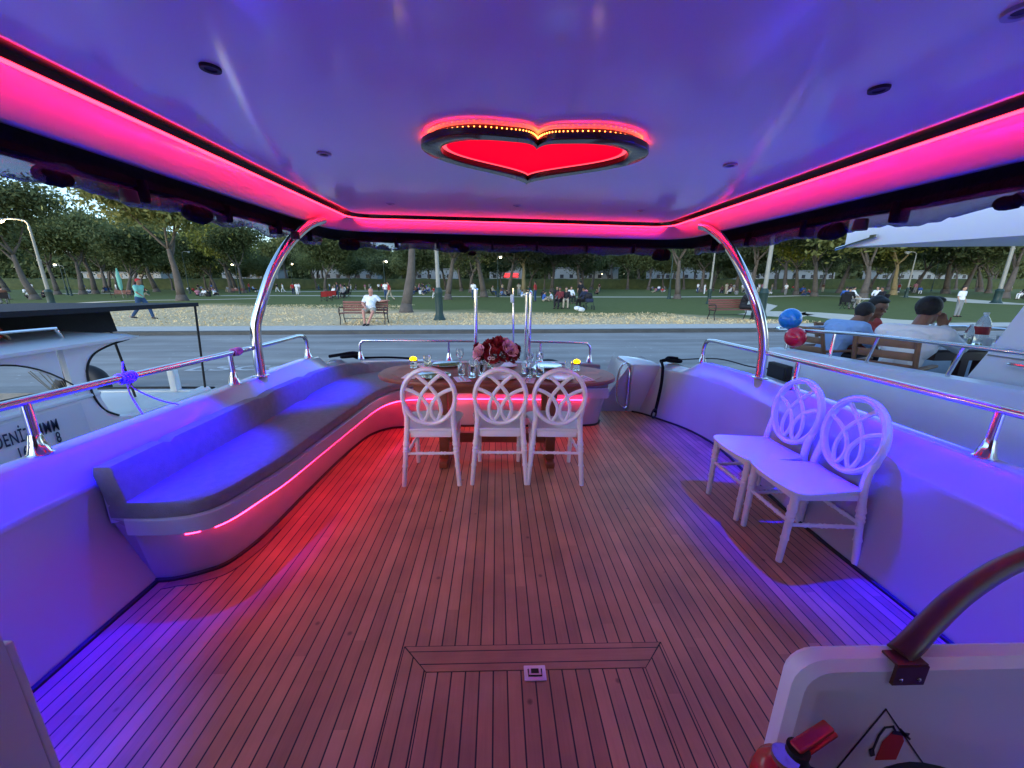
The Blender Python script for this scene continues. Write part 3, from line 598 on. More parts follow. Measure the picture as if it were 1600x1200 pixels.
# flower bowl
fx, fy = .0, 3.19
fb = thing('flower_arrangement', (fx, fy, ZT), 'dark red and pink rose arrangement in a white footed bowl with pearl string', 'flowers', boat=True)
mb = MB(); mb.lathe([(.055, 0), (.05, .008), (.018, .02), (.016, .045), (.05, .065), (.09, .10), (.105, .125), (.10, .125), (.05, .08), (.001, .07)], (fx, fy, ZT), 28); mb.build('bowl', mat('pearl_bowl', (.60, .52, .58), .25, var=.05), fb)
def rose(c, r, mt, seed):
    rr = random.Random(seed); mb = MB()
    ax = Vector((c[0]-fx, c[1]-fy, (c[2]-(ZT+.16))*1.3+.05)).normalized(); ux = ax.orthogonal().normalized(); uy = ax.cross(ux)
    for ring_ in range(4):
        k_n = 3+ring_*2; rad = r*(.22+.26*ring_); 
        for k in range(k_n):
            a = 2*pi*k/k_n+ring_*.7+rr.uniform(-.2, .2); vs = []
            for i in range(5):
                for j in range(4):
                    u_ = (i/4-.5)*1.5; v_ = j/3; aa = a+u_*(1.0/(1+ring_*.35)); rad2 = rad*(.75+.55*v_**1.5); h = r*(.95-.28*ring_)*(v_-.35)+r*.35*(1-u_*u_)*v_
                    p = Vector(c)+ux*cos(aa)*rad2+uy*sin(aa)*rad2+ax*h; vs.append(p)
            fs = [(i*4+j, i*4+j+1, (i+1)*4+j+1, (i+1)*4+j) for i in range(4) for j in range(3)]; mb.add(vs, fs, True)
    return mb.build('rose', mt, fb)
redrose = mat('dark_red_rose', (.24, .008, .018), .7, var=.35, vscale=40); pinkrose = mat('pink_rose', (.72, .38, .44), .7, var=.12, vscale=40); leafd = mat('dark_leaf', (.03, .055, .03), .6, var=.4, vscale=30)
rs = random.Random(3); k = 0
for (dx, dy, dz, r, p) in [(0, -.03, .17, .055, 0), (.055, -.05, .185, .05, 0), (-.05, -.05, .16, .05, 0), (.02, 0, .215, .055, 0), (-.045, .01, .205, .05, 0), (.075, .01, .20, .045, 0), (.085, -.105, .195, .050, 1), (-.105, -.085, .165, .044, 1), (-.085, .03, .17, .045, 0), (.13, .02, .15, .04, 0), (.05, -.10, .155, .045, 0), (-.02, -.10, .145, .045, 0), (-.085, -.03, .14, .042, 0), (.10, -.085, .14, .04, 0), (-.02, .08, .19, .05, 0), (.06, .09, .17, .05, 0), (-.09, .09, .15, .045, 0), (.02, .05, .235, .04, 0), (.065, .03, .235, .03, 1), (.14, -.02, .19, .03, 0), (-.13, .02, .19, .028, 0)]:
    rose((fx+dx*1.25, fy+dy*1.15, ZT+dz*1.10), r*1.2, pinkrose if p else redrose, k); k += 1
mb = MB()
for k in range(110):
    a = rs.uniform(0, 2*pi); r0 = rs.uniform(.04, .13); z = ZT+.10+rs.uniform(0, .05); c = Vector((fx+r0*cos(a), fy+r0*sin(a), z)); d = Vector((cos(a), sin(a), rs.uniform(-.3, .5))).normalized()*rs.uniform(.025, .05); s_ = Vector((-sin(a), cos(a), rs.uniform(-.4, .4)))*.013
    mb.add([c, c+d*.5+s_, c+d, c+d*.5-s_], [(0, 1, 2, 3)])
mb.build('leaves', leafd, fb)
mb = MB()
for k in range(46):
    t = k/45.0; x = fx-.055+.14*t; z = ZT+.175+.04*cos(pi*t*2)-.085*sin(pi*t)+(.045 if t < .1 else 0); mb.sphere((x, fy-.145+.03*abs(t-.5), z), .0032, 6, 4)
for k in range(22): t = k/21; mb.sphere((fx-.04-.012*sin(pi*t), fy-.13, ZT+.235-.085*t), .0032, 6, 4)
mb.build('pearl_string', mat('pearl', (.75, .68, .60), .25, var=0), fb)
mb = MB()
for dx in (-.052, -.022):
    for k in range(7): a = k*2*pi/7; mb.sphere((fx+dx+.011*cos(a), fy-.15, ZT+.145+.011*sin(a)), .006, 6, 4)
mb.build('blossom_brooch', mat('pale_pink_blossom', (.72, .5, .52), .5, var=0), fb)
mb = MB()
for k in range(60):
    a = rs.uniform(1.9, 4.4); r0 = rs.uniform(.10, .16); mb.sphere((fx+r0*cos(a), fy+r0*sin(a)*.6, ZT+rs.uniform(.07, .15)), .0045, 5, 4)
mb.build('filler_blossoms', mat('white_blossom', (.62, .60, .66), .6, var=0), fb)

# ------------------------------------------------------------------ oval-back chairs
def make_chair():
    t = thing('oval_back_chair', (0, 0, 0), '', 'chair', 'white oval-back chairs', True)
    # local: faces +y, back at y=-.2
    RC = Vector((0, -.235, .695)); RX, RZ = .183, .205; tilt = .10
    def bp_(u, v): return (RX*u, -.205-(RZ*v+.20)*tilt*1.2, RC.z+RZ*v)
    mb = MB(); ring = [bp_(cos(a), sin(a)) for a in [2*pi*i/48 for i in range(48)]]; mb.tube(ring, .0175, 8, True, flat=1.35); mb.build('back_ring', chairwhite, t)
    mb = MB()
    for sgn in (-1, 1):
        for st in ([(-.44, .80), (-.2, .60), (0, .42), (.18, .22), (.31, .02), (.41, -.25), (.44, -.50), (.38, -.72), (.27, -.92)], [(-.90, .30), (-.66, .22), (-.46, .12), (-.31, .02), (-.16, -.16), (-.06, -.36), (-.045, -.55), (-.11, -.75), (-.26, -.93)]):
            mb.tube([bp_(sgn*u, v) for u, v in [(p.x, p.y) for p in smoothpath([(a, b, 0) for a, b in st], 3)]], .0105, 6, flat=1.3)
    mb.build('back_lattice', chairwhite, t)
    # seat: rounded trapezoid, wider at the front
    def seat(d, z):
        pts = []
        for (x, y) in [(p.x, p.y) for p in smoothpath([(.165, -.20, 0), (.185, -.08, 0), (.212, .08, 0), (.215, .15, 0), (.18, .195, 0), (.09, .215, 0), (0, .22, 0), (-.09, .215, 0), (-.18, .195, 0), (-.215, .15, 0), (-.212, .08, 0), (-.185, -.08, 0), (-.165, -.20, 0), (-.08, -.20, 0), (.08, -.20, 0)], 3, True)]: pts.append((x*(1-d), y*(1-d), z))
        return pts
    mb = MB(); mb.loft([seat(.05, .425), seat(0, .430), seat(-.01, .438), seat(0, .446), seat(.04, .448), seat(.12, .446), seat(.5, .443)], capa=True, capb=True); mb.build('seat', chairwhite, t)
    mb = MB(); mb.box((0, -.185, .40), (.30, .02, .05), bev=.006); mb.box((0, .165, .405), (.32, .018, .045), bev=.006)
    for sx in (-1, 1): mb.box((sx*.17, -.01, .405), (.016, .33, .04), bev=.005)
    mb.build('seat_frame', chairwhite, t)
    def rings(pts, r0, r1, zs):
        # bamboo-turned leg: radius bumps at given heights
        a, b = Vector(pts[0]), Vector(pts[1]); P = []; R_ = []; n = 44
        for i in range(n+1):
            q = i/n; p = a+(b-a)*q; r = r0+(r1-r0)*q
            for zz in zs:
                d = abs(p.z-zz); r += .0065*max(0, 1-d/.010)
            P.append(p); R_.append(r)
        mb.tube(P, R_, 10)
    for sx in (-1, 1):
        mb = MB(); rings([(sx*.205, -.225, .0), (sx*.168, -.195, .46)], .0165, .0205, (.16, .27, .295, .325, .34)); mb.tube(smoothpath([(sx*.168, -.195, .46), (sx*.163, -.205, .54), (sx*.170, -.222, .60), (sx*.178, -.235, .65)], 4), [.0205]*8+[.019, .017, .015, .013, .012][:5], 10); mb.build('leg', chairwhite, t)
        mb = MB(); rings([(sx*.165, .175, .0), (sx*.170, .165, .43)], .016, .0215, (.15, .27, .295, .325, .34)); mb.build('leg', chairwhite, t)
    for (a, b) in (((-.185, -.207, .255), (.185, -.207, .255)), ((-.168, .17, .255), (.168, .17, .255)), ((-.187, -.205, .235), (-.168, .17, .235)), ((.187, -.205, .235), (.168, .17, .235))):
        mb = MB(); a, b = Vector(a), Vector(b); n = 30; mb.tube([a+(b-a)*i/n for i in range(n+1)], [.0105+(.004 if i in (7, 9, 14, 16, 21, 23) else 0) for i in range(n+1)], 8); mb.build('stretcher', chairwhite, t)
    return t
ch0 = make_chair(); first = True
for (x, y, rz, lb) in [(-.475, 2.845, .03, 'white oval-back chair at the left of the dining table'), (.035, 2.865, 0, 'white oval-back chair at the middle of the dining table'), (.465, 2.86, -.03, 'white oval-back chair at the right of the dining table'),
                   (1.765, 2.345, pi/2+.02, 'white oval-back chair by the right bulwark, farther from the camera'), (1.775, 1.945, pi/2-.02, 'white oval-back chair by the right bulwark, nearer the camera')]:
    c = ch0 if first else copy_tree(ch0)
    c.location = (x, y, 0); c.rotation_euler = (0, 0, rz); c['label'] = lb
    if not first: BOAT.append(c)
    first = False

# ------------------------------------------------------------------ near foreground
cons = thing('helm_console', (.9, .5, 0), 'white moulded console with recessed front panel in the bottom right corner', 'console', boat=True)
mb = MB(); th_ = .045; xc0, xc1, zt_ = .482, 1.7, .905; yb = .45
def rrect(x0, x1, z0, z1, r, y): 
    P = []
    for (cx, cz, a0) in ((x1-r, z1-r, 0), (x0+r, z1-r, pi/2)):
        for k in range(6): a = a0+k*(pi/2)/5; P.append((cx+r*cos(a), y, cz+r*sin(a)))
    P += [(x0, y, z0), (x1, y, z0)]; return P
mb.loft([rrect(xc0+.012, xc1, .0, zt_-.012, .04, yb+th_), rrect(xc0, xc1, .0, zt_, .05, yb+th_-.012), rrect(xc0, xc1, .0, zt_, .05, yb+.012), rrect(xc0+.012, xc1, .0, zt_-.012, .04, yb), rrect(xc0+.034, xc1, .02, zt_-.05, .008, yb), rrect(xc0+.046, xc1, .03, zt_-.062, .006, yb+.020)], capa=True, capb=True); mb.build('moulded_panel', gelcon, cons)
mb = MB(); mb.box((.655, .459, .908), (.050, .026, .004)); mb.box((.655, .447, .889), (.052, .005, .036)); hb_ = mb.build('handrail_bracket', railwood, cons)
for dx in (-.015, .015): mb = MB(); mb.sphere((.655+dx, .4440, .882), .0035, 8, 5, (1, .5, 1)); mb.build('bracket_screw', steel, hb_)
mb = MB(); mb.box((.463, .42, .35), (.03, .10, .7), bev=.012); mb.build('side_step', gelcon, cons)
hr = thing('wooden_handrail', (.9, .5, .95), 'curved varnished wooden handrail with steel underside at the lower right', 'handrail', boat=True)
cur = smoothpath([(.655, .468, .905), (.68, .475, .918), (.74, .50, .938), (.82, .53, .962), (.92, .56, .985), (1.01, .58, 1.003), (1.19, .63, 1.03), (1.45, .70, 1.05)], 6)
mb = MB(); mb.tube(cur, .0165, 14); mb.build('wooden_grip', railwood, hr)
mb = MB(); mb.tube([(p.x+.010, p.y-.004, p.z-.0165) for p in cur], .0035, 8); mb.build('steel_bar', steel, hr)
fe = thing('fire_extinguisher', (.60, .40, .45), 'red fire extinguisher on the console, half cut off by the bottom of the photo', 'fire extinguisher', boat=True)
redpaint = mat('red_paint', (.42, .012, .012), .25, var=.08, coat=.6); ex, ey, ez = .445, .392, .385
mb = MB(); mb.lathe([(.040, 0), (.046, .006), (.050, .02), (.050, .33), (.050, .362), (.045, .382), (.028, .396), (.016, .402)], (ex, ey, ez), 32); mb.build('cylinder', redpaint, fe)
mb = MB(); mb.lathe([(.018, .0), (.019, .02), (.014, .03), (.015, .045)], (ex, ey, ez+.397), 16); mb.build('valve', blackrub, fe)
mb = MB(); mb.box((ex+.030, ey+.012, ez+.446), (.080, .018, .008), .35, .004); mb.box((ex+.040, ey+.015, ez+.427), (.09, .016, .007), .35, .003); mb.build('squeeze_handle', redpaint, fe)
mb = MB(); mb.lathe([(.015, 0), (.017, .004), (.017, .012), (.001, .013)], (ex-.022, ey-.005, ez+.425), 16); mb.build('pressure_gauge', steel, fe)
mb = MB(); mb.tube(smoothpath([(ex+.01, ey-.01, ez+.415), (ex+.045, ey-.02, ez+.405), (ex+.062, ey-.01, ez+.36), (ex+.058, ey, ez+.2)], 5), .006, 8); mb.build('hose', blackrub, fe)
# safety sign: a triangle outline with a small extinguisher drawn in it
sg = thing('fire_extinguisher_sign', (.78, .468, .75), 'triangular outline sticker with a small red extinguisher on the console panel', 'sign', boat=True)
ys = .470; ink = mat('dark_ink', (.02, .02, .04), .5, var=0); redink = mat('red_ink', (.50, .02, .01), .45, var=0)
def qd(mb, a, b, w_):
    a = Vector((a[0], 0, a[1])); b = Vector((b[0], 0, b[1])); t = (b-a).normalized(); n_ = Vector((-t.z, 0, t.x))*w_/2
    vs = [(p.x, ys-d, p.z) for d in (0, .0012) for p in (a-n_-t*w_/2, a+n_-t*w_/2, b+n_+t*w_/2, b-n_+t*w_/2)]
    mb.add(vs, [(0, 1, 2, 3), (7, 6, 5, 4), (0, 4, 5, 1), (1, 5, 6, 2), (2, 6, 7, 3), (3, 7, 4, 0)])
tx, tz = .668, .785
mb = MB(); A, B, C_ = (tx, tz), (tx-.062, tz-.16), (tx+.125, tz-.155); qd(mb, A, B, .0022); qd(mb, A, C_, .0022); qd(mb, B, C_, .0022); mb.build('triangle_outline', ink, sg)
mb = MB(); P = [(-.018, -.12), (.022, -.12), (.024, -.075), (.014, -.055), (-.004, -.052), (-.016, -.075)]; mb.add([(tx+.03+x, ys-.0006, tz-.0+z) for x, z in P], [tuple(range(6))]); mb.build('extinguisher_drawing', redink, sg)
mb = MB(); qd(mb, (tx+.03, tz-.054), (tx+.055, tz-.060), .007); qd(mb, (tx+.04, tz-.048), (tx+.062, tz-.070), .004)
for a, b in (((.012, -.052), (.004, -.040)), ((.004, -.040), (-.010, -.042)), ((-.010, -.042), (-.016, -.060)), ((-.016, -.060), (-.018, -.095))): qd(mb, (tx+.02+a[0], tz+a[1]), (tx+.02+b[0], tz+b[1]), .0035)
qd(mb, (tx, tz-.095), (tx+.004, tz-.105), .008); mb.build('hose_drawing', ink, sg)
cu = thing('round_stool', (.68, .30, 0), 'dark navy round padded stool top at the bottom edge of the photo', 'stool', boat=True)
mb = MB(); mb.lathe([(.10, -.05), (.135, -.04), (.15, -.015), (.14, .008), (.09, .022), (.001, .026)], (.66, .275, .745), 40); mb.build('padded_top', mat('navy_vinyl', (.012, .014, .04), .5, var=.2, bump=.1, bscale=120), cu)
mb = MB(); mb.tube([(.66, .275, 0), (.66, .275, .70)], .022, 12); mb.lathe([(.12, 0), (.12, .01), (.03, .03)], (.66, .275, .001), 24); mb.build('pedestal', steel, cu)
stp = thing('teak_step', (.44, .56, 0), 'low half-round teak step beside the console', 'step', boat=True)
mb = MB(); mb.lathe([(.13, 0), (.13, .018), (.125, .022), (.001, .022)], (.40, .42, .005), 36); mb.build('tread', teakplain, stp)
mb = MB(); mb.tube([(.40+.137*cos(a), .42+.137*sin(a), .006) for a in [i*2*pi/40 for i in range(40)]], .006, 6, True); mb.build('tread_seam', blackrub, stp)
lp = thing('cabin_side_panel', (-.78, 0, 0), 'plain cabin side panel at the bottom left corner', 'panel', boat=True)
mb = MB(); mb.yzprism([(-1.0, -.0), (.50, -.0), (.505, .93), (.495, .96), (.46, .985), (.40, .99), (-1.0, 1.0)], -.79, -.755); mb.build('door_leaf', gel, lp)
mb = MB(); mb.box((-.772, .512, .46), (.03, .012, .90), bev=.003); mb.build('door_edge', gel, lp)

# ropes, strap, ribbons
sr = thing('boarding_strap', (1.9, 4.4, .1), 'black webbing strap hanging over the white transom box', 'strap', boat=True)
mb = MB(); mb.tube(smoothpath([(2.02, 4.55, .60), (1.98, 4.44, .605), (1.95, 4.33, .56), (1.915, 4.24, .40), (1.88, 4.19, .26), (1.855, 4.16, .16), (1.835, 4.14, .08)], 5), .017, 8, flat=.45); mb.build('webbing', blackcanvas, sr)
mb = MB(); mb.tube(smoothpath([(1.815, 4.13, .02), (1.79, 4.12, .06), (1.815, 4.13, .12), (1.85, 4.145, .11), (1.845, 4.14, .04)], 4, True), .010, 8, True); mb.build('loop', blackrub, sr)
mb = MB(); mb.tube(smoothpath([(2.0, 4.52, .61), (2.12, 4.56, .625), (2.24, 4.54, .62), (2.2, 4.46, .62), (2.06, 4.47, .635), (2.1, 4.53, .65), (2.2, 4.5, .645)], 5), .022, 8); tag(mb.build('mooring_rope', blackcanvas), 'black rope bundle lying on the stern corner beside the strap', 'rope', boat=True)
mb = MB(); mb.tube(smoothpath([(-1.62, 4.52, .60), (-1.72, 4.56, .62), (-1.8, 4.5, .615), (-1.68, 4.46, .63), (-1.58, 4.52, .64), (-1.7, 4.58, .65), (-1.84, 4.55, .63), (-1.98, 4.6, .60)], 5), .020, 8); mb.tube(smoothpath([(-1.58, 4.53, .6), (-1.3, 4.56, .605), (-1.05, 4.55, .60), (-.95, 4.58, .595)], 5), .012, 8); tag(mb.build('mooring_rope', blackcanvas), 'black rope bundle on the stern behind the sofa corner', 'rope', boat=True)
def ribbon(x, y, z, mt, label, tails):
    mb = MB()
    for k in range(5): yy = y-.035+.0165*k; mb.tube([(x+.024*cos(a), yy+.004*sin(a*2), z+.024*sin(a)) for a in [i*2*pi/16 for i in range(16)]], .006, 6, True)
    mb.sphere((x+.015, y, z-.012), .018, 8, 6, (1, 1.2, 1), .2)
    for t in tails: mb.tube(smoothpath([(x, y, z)]+t, 5), .004, 6)
    tag(mb.build('ribbon', mt), label, 'ribbon', 'ribbons tied to the rail', True)
ribbon(-1.9, 2.0, .966, mat('violet_ribbon', (.35, .18, .62), .5), 'violet ribbon tied round the left rail with dangling tails', [[(-1.9, 2.0, .88), (-1.88, 2.02, .76)], [(-1.9, 2.03, .90), (-1.89, 2.15, .80), (-1.885, 2.26, .74)], [(-1.9, 1.99, 1.0), (-1.9, 2.0, 1.05)]])
ribbon(-1.9, 2.86, .955, mat('pink_ribbon', (.6, .16, .6), .5), 'small pink ribbon on the left rail beside the arched support', [])
# ------------------------------------------------------------------ ground, quay, road, park
def ground_mat():
    m = bpy.data.materials.new('park_grass'); m.use_nodes = True; nt = m.node_tree; N = nt.nodes; L = nt.links; b = N['Principled BSDF']; b.inputs['Roughness'].default_value = .95; b.inputs['Specular IOR Level'].default_value = .1
    tc = N.new('ShaderNodeTexCoord'); sx = N.new('ShaderNodeSeparateXYZ'); L.new(tc.outputs['Object'], sx.inputs[0])
    n1 = N.new('ShaderNodeTexNoise'); n1.inputs['Scale'].default_value = .22; n1.inputs['Detail'].default_value = 6; L.new(tc.outputs['Object'], n1.inputs['Vector'])
    n2 = N.new('ShaderNodeTexNoise'); n2.inputs['Scale'].default_value = 2.2; n2.inputs['Detail'].default_value = 8; n2.inputs['Roughness'].default_value = .7; L.new(tc.outputs['Object'], n2.inputs['Vector'])
    # limit of the dry strip: nearer on the right, farther on the left
    lim = N.new('ShaderNodeMapRange'); lim.inputs[1].default_value = -22; lim.inputs[2].default_value = 4; lim.inputs[3].default_value = 31; lim.inputs[4].default_value = 19.0; L.new(sx.outputs['X'], lim.inputs[0])
    lim2 = N.new('ShaderNodeMapRange'); lim2.inputs[1].default_value = 9; lim2.inputs[2].default_value = 13; lim2.inputs[3].default_value = 0; lim2.inputs[4].default_value = -6; L.new(sx.outputs['X'], lim2.inputs[0])
    li = N.new('ShaderNodeMath'); L.new(lim.outputs[0], li.inputs[0]); L.new(lim2.outputs[0], li.inputs[1])
    a = N.new('ShaderNodeMath'); a.operation = 'MULTIPLY_ADD'; a.inputs[1].default_value = 9; L.new(n1.outputs['Fac'], a.inputs[0]); L.new(sx.outputs['Y'], a.inputs[2])
    a2 = N.new('ShaderNodeMath'); a2.operation = 'MULTIPLY_ADD'; a2.inputs[1].default_value = 3; L.new(n2.outputs['Fac'], a2.inputs[0]); L.new(a.outputs[0], a2.inputs[2])
    sb = N.new('ShaderNodeMath'); sb.operation = 'SUBTRACT'; L.new(a2.outputs[0], sb.inputs[0]); L.new(li.outputs[0], sb.inputs[1])
    mr = N.new('ShaderNodeMapRange'); mr.inputs[1].default_value = 4.0; mr.inputs[2].default_value = 8.0; L.new(sb.outputs[0], mr.inputs[0])
    dry = N.new('ShaderNodeMix'); dry.data_type = 'RGBA'; dry.inputs[6].default_value = (.56, .42, .24, 1); dry.inputs[7].default_value = (.80, .60, .34, 1); L.new(n2.outputs['Fac'], dry.inputs[0])
    gr = N.new('ShaderNodeMix'); gr.data_type = 'RGBA'; gr.inputs[6].default_value = (.075, .10, .028, 1); gr.inputs[7].default_value = (.19, .21, .065, 1); L.new(n2.outputs['Fac'], gr.inputs[0])
    mx = N.new('ShaderNodeMix'); mx.data_type = 'RGBA'; L.new(mr.outputs[0], mx.inputs[0]); L.new(dry.outputs[2], mx.inputs[6]); L.new(gr.outputs[2], mx.inputs[7]); L.new(mx.outputs[2], b.inputs['Base Color'])
    return m
gmat = ground_mat()
asph = mat('asphalt', (.29, .27, .245), .85, var=.22, vscale=1.3, bump=.3, bscale=60)
def addpatches(m):
    N = m.node_tree.nodes; L = m.node_tree.links; b = N['Principled BSDF']; src = b.inputs['Base Color'].links[0].from_socket
    tc = N.new('ShaderNodeTexCoord'); mp = N.new('ShaderNodeMapping'); mp.inputs['Scale'].default_value = (.18, 1.6, 1); L.new(tc.outputs['Object'], mp.inputs['Vector'])
    nz = N.new('ShaderNodeTexNoise'); nz.inputs['Scale'].default_value = 1.0; nz.inputs['Detail'].default_value = 6; L.new(mp.outputs[0], nz.inputs['Vector'])
    n3 = N.new('ShaderNodeTexNoise'); n3.inputs['Scale'].default_value = 9; n3.inputs['Detail'].default_value = 5; L.new(tc.outputs['Object'], n3.inputs['Vector'])
    mr = N.new('ShaderNodeMapRange'); mr.inputs[1].default_value = .3; mr.inputs[2].default_value = .7; mr.inputs[3].default_value = .75; mr.inputs[4].default_value = 1.35; L.new(nz.outputs['Fac'], mr.inputs[0])
    m2 = N.new('ShaderNodeMapRange'); m2.inputs[1].default_value = .66; m2.inputs[2].default_value = .76; m2.inputs[3].default_value = 1; m2.inputs[4].default_value = 2.1; L.new(n3.outputs['Fac'], m2.inputs[0])
    mu = N.new('ShaderNodeMath'); mu.operation = 'MULTIPLY'; L.new(mr.outputs[0], mu.inputs[0]); L.new(m2.outputs[0], mu.inputs[1])
    vm = N.new('ShaderNodeVectorMath'); vm.operation = 'SCALE'; L.new(src, vm.inputs[0]); L.new(mu.outputs[0], vm.inputs['Scale']); L.new(vm.outputs[0], b.inputs['Base Color'])
addpatches(asph)
pave = mat('pavement_concrete', (.58, .53, .45), .85, var=.15, vscale=2, bump=.15)
pathm = mat('path_gravel', (.66, .58, .43), .9, var=.15, vscale=2)
kerbm = mat('kerb_stone', (.09, .09, .085), .8, var=.35, vscale=3, bump=.3)
stone = mat('quay_stone', (.11, .10, .085), .9, var=.55, vscale=3.5, bump=1.0, bscale=9)
quaycap = mat('quay_cap', (.26, .25, .23), .9, var=.35, vscale=4, bump=.5, bscale=20)
watm = mat('harbour_water', (.01, .02, .018), .06, var=.3, bump=.25, bscale=5)
QR = radians(.45)
def q(x, y): return (x*cos(QR)-y*sin(QR), x*sin(QR)+y*cos(QR)) if False else (x, y+x*.0077)
def sheet(pts, z, name, m):
    mb = MB(); P = [q(*p) for p in pts]; mb.add([(x, y, z) for x, y in P], [tuple(range(len(P)))]); return struct(mb, name, m, keep=True)
sheet([(-900, 14.0), (900, 14.0), (900, 1100), (-900, 1100)], -.002, 'grass_ground', gmat)
mb = MB(); a, b_ = q(-120, 6.15), q(120, 6.15); c, d = q(120, 12.85), q(-120, 12.85)
mb.add([(a[0], a[1], -.11), (b_[0], b_[1], -.11), (c[0], c[1], -.11), (d[0], d[1], -.11)], [(0, 1, 2, 3)]); struct(mb, 'road', asph, keep=True)
mb = MB(); A = [q(-120, 12.85), q(120, 12.85), q(120, 13.1), q(-120, 13.1)]; mb.prism(A, -.2, .004); struct(mb, 'kerb', kerbm, keep=True)
sheet([(-120, 13.1), (120, 13.1), (120, 14.55), (-120, 14.55)], .003, 'pavement', pave)
mb = MB(); A = [q(-120, 5.75), q(120, 5.75), q(120, 6.16), q(-120, 6.16)]; mb.prism(A, -.4, -.07); struct(mb, 'quay_edge', quaycap, keep=True)
mb = MB(); loops = []
for i in range(481):
    x = -60+i*.25; row = []
    for j in range(9):
        z = -.35-.2*j; dn = .16*mnoise.noise(Vector((x*1.5, z*2.2, 3)))+.08*mnoise.noise(Vector((x*4, z*5, 8))); X, Y = q(x, 5.80+dn-.03*j); row.append((X, Y, z))
    loops.append(row)
mb.loft(loops, closed=False); struct(mb, 'quay_wall', stone, keep=True)
mb = MB(); mb.add([(-400, -300, -1.0), (400, -300, -1.0), (400, 9, -1.0), (-400, 9, -1.0)], [(0, 1, 2, 3)]); struct(mb, 'water', watm, keep=True)
# a stretch of seabed and far shore behind the camera is out of view and left out
def pathstrip(pts, wd, name='path', z=.004):
    P = [Vector((*G(px, py), 0)) for px, py in pts]; P = smoothpath(P, 6); n = len(P); L_ = []; R_ = []
    for i, p in enumerate(P):
        t = (P[min(n-1, i+1)]-P[max(0, i-1)]).normalized(); nn = Vector((-t.y, t.x, 0))*wd/2; L_.append((p.x+nn.x, p.y+nn.y, z)); R_.append((p.x-nn.x, p.y-nn.y, z))
    mb = MB(); mb.add(L_+R_, [(i, i+1, n+i+1, n+i) for i in range(n-1)]); struct(mb, name, pathm, keep=True)
pathstrip([(-60, 476), (90, 475), (200, 470), (330, 468), (420, 466)], 1.5); pathstrip([(340, 462), (500, 462), (620, 463), (760, 463.5), (900, 464), (1050, 464), (1180, 463)], 2.6)
pathstrip([(60, 459), (130, 458.5), (210, 458)], 4, z=.006); pathstrip([(440, 456), (620, 454.5), (700, 454.5)], 7, z=.006); pathstrip([(880, 450.7), (1000, 450.6), (1060, 450.6)], 9, z=.007)
pathstrip([(1195, 494), (1235, 489), (1290, 492), (1360, 500), (1450, 505)], 2.6, z=.006); pathstrip([(1180, 464), (1260, 462), (1330, 463)], 2.6, z=.008); pathstrip([(1430, 463), (1500, 469), (1560, 474), (1640, 476)], 3.2, z=.009)
mb = MB(); P = [G(1186, 497), G(1215, 478), G(1180, 470), G(1160, 470), G(1165, 490)]; mb.add([(x, y, .0105) for x, y in P], [tuple(range(5))]); struct(mb, 'path', pathm, keep=True)
# painted letters on the quay road
def text_mesh(s, size, name, m, ext=.0, xs=1.0, parent=None):
    cu_ = bpy.data.curves.new(name, 'FONT'); cu_.body = s; cu_.size = size; cu_.extrude = ext; cu_.offset = size*.010; cu_.space_character = 1.12 if xs < 1 else 1.0; o = bpy.data.objects.new(name, cu_); COL.objects.link(o)
    bpy.context.view_layer.update(); me = bpy.data.meshes.new_from_object(o.evaluated_get(bpy.context.evaluated_depsgraph_get())); bpy.data.objects.remove(o)
    me.transform(Matrix.Scale(xs, 4, Vector((1, 0, 0)))); me.materials.clear(); me.materials.append(m); o = bpy.data.objects.new(name, me); COL.objects.link(o)
    if parent: o.parent = parent
    return o
wpaint = mat('road_paint', (.55, .55, .54), .8, var=.2, vscale=8)
t = text_mesh('LSCOI', .62, 'road_lettering', wpaint, .001, 1.45); t.location = (*G(282, 579, -.1), -.104); t.rotation_euler = (0, 0, QR); tag(t, 'white letters painted on the dark asphalt along the quay edge', 'road marking')

# dry grass tufts (one object, uncountable)
rg = random.Random(5); mb = MB()
for i in range(16000):
    x = rg.uniform(-26, 13); y = rg.uniform(14.6, 30) if x < -6 else rg.uniform(14.6, 20.5)
    if x > 9 and y > 15.5+(13-x)*.6: continue
    yy = y+x*.0077; h = rg.uniform(.02, .065)*(1.4 if mnoise.noise(Vector((x*.5, y*.8, 2))) > .15 else .7); w_ = rg.uniform(.015, .05); a = rg.uniform(0, pi); dx, dy = cos(a)*w_, sin(a)*w_; lx, ly = rg.uniform(-.06, .06), rg.uniform(-.06, .06)
    mb.add([(x-dx, yy-dy, 0), (x+dx, yy+dy, 0), (x+lx, yy+ly, h)], [(0, 1, 2)])
o = mb.build('dry_grass', mat('dry_grass_blades', (.78, .58, .32), .95, var=.35, vscale=.6), keep=True, sharp=False); tag(o, 'pale dry grass growing between the pavement and the lawn', 'grass', kind='stuff')

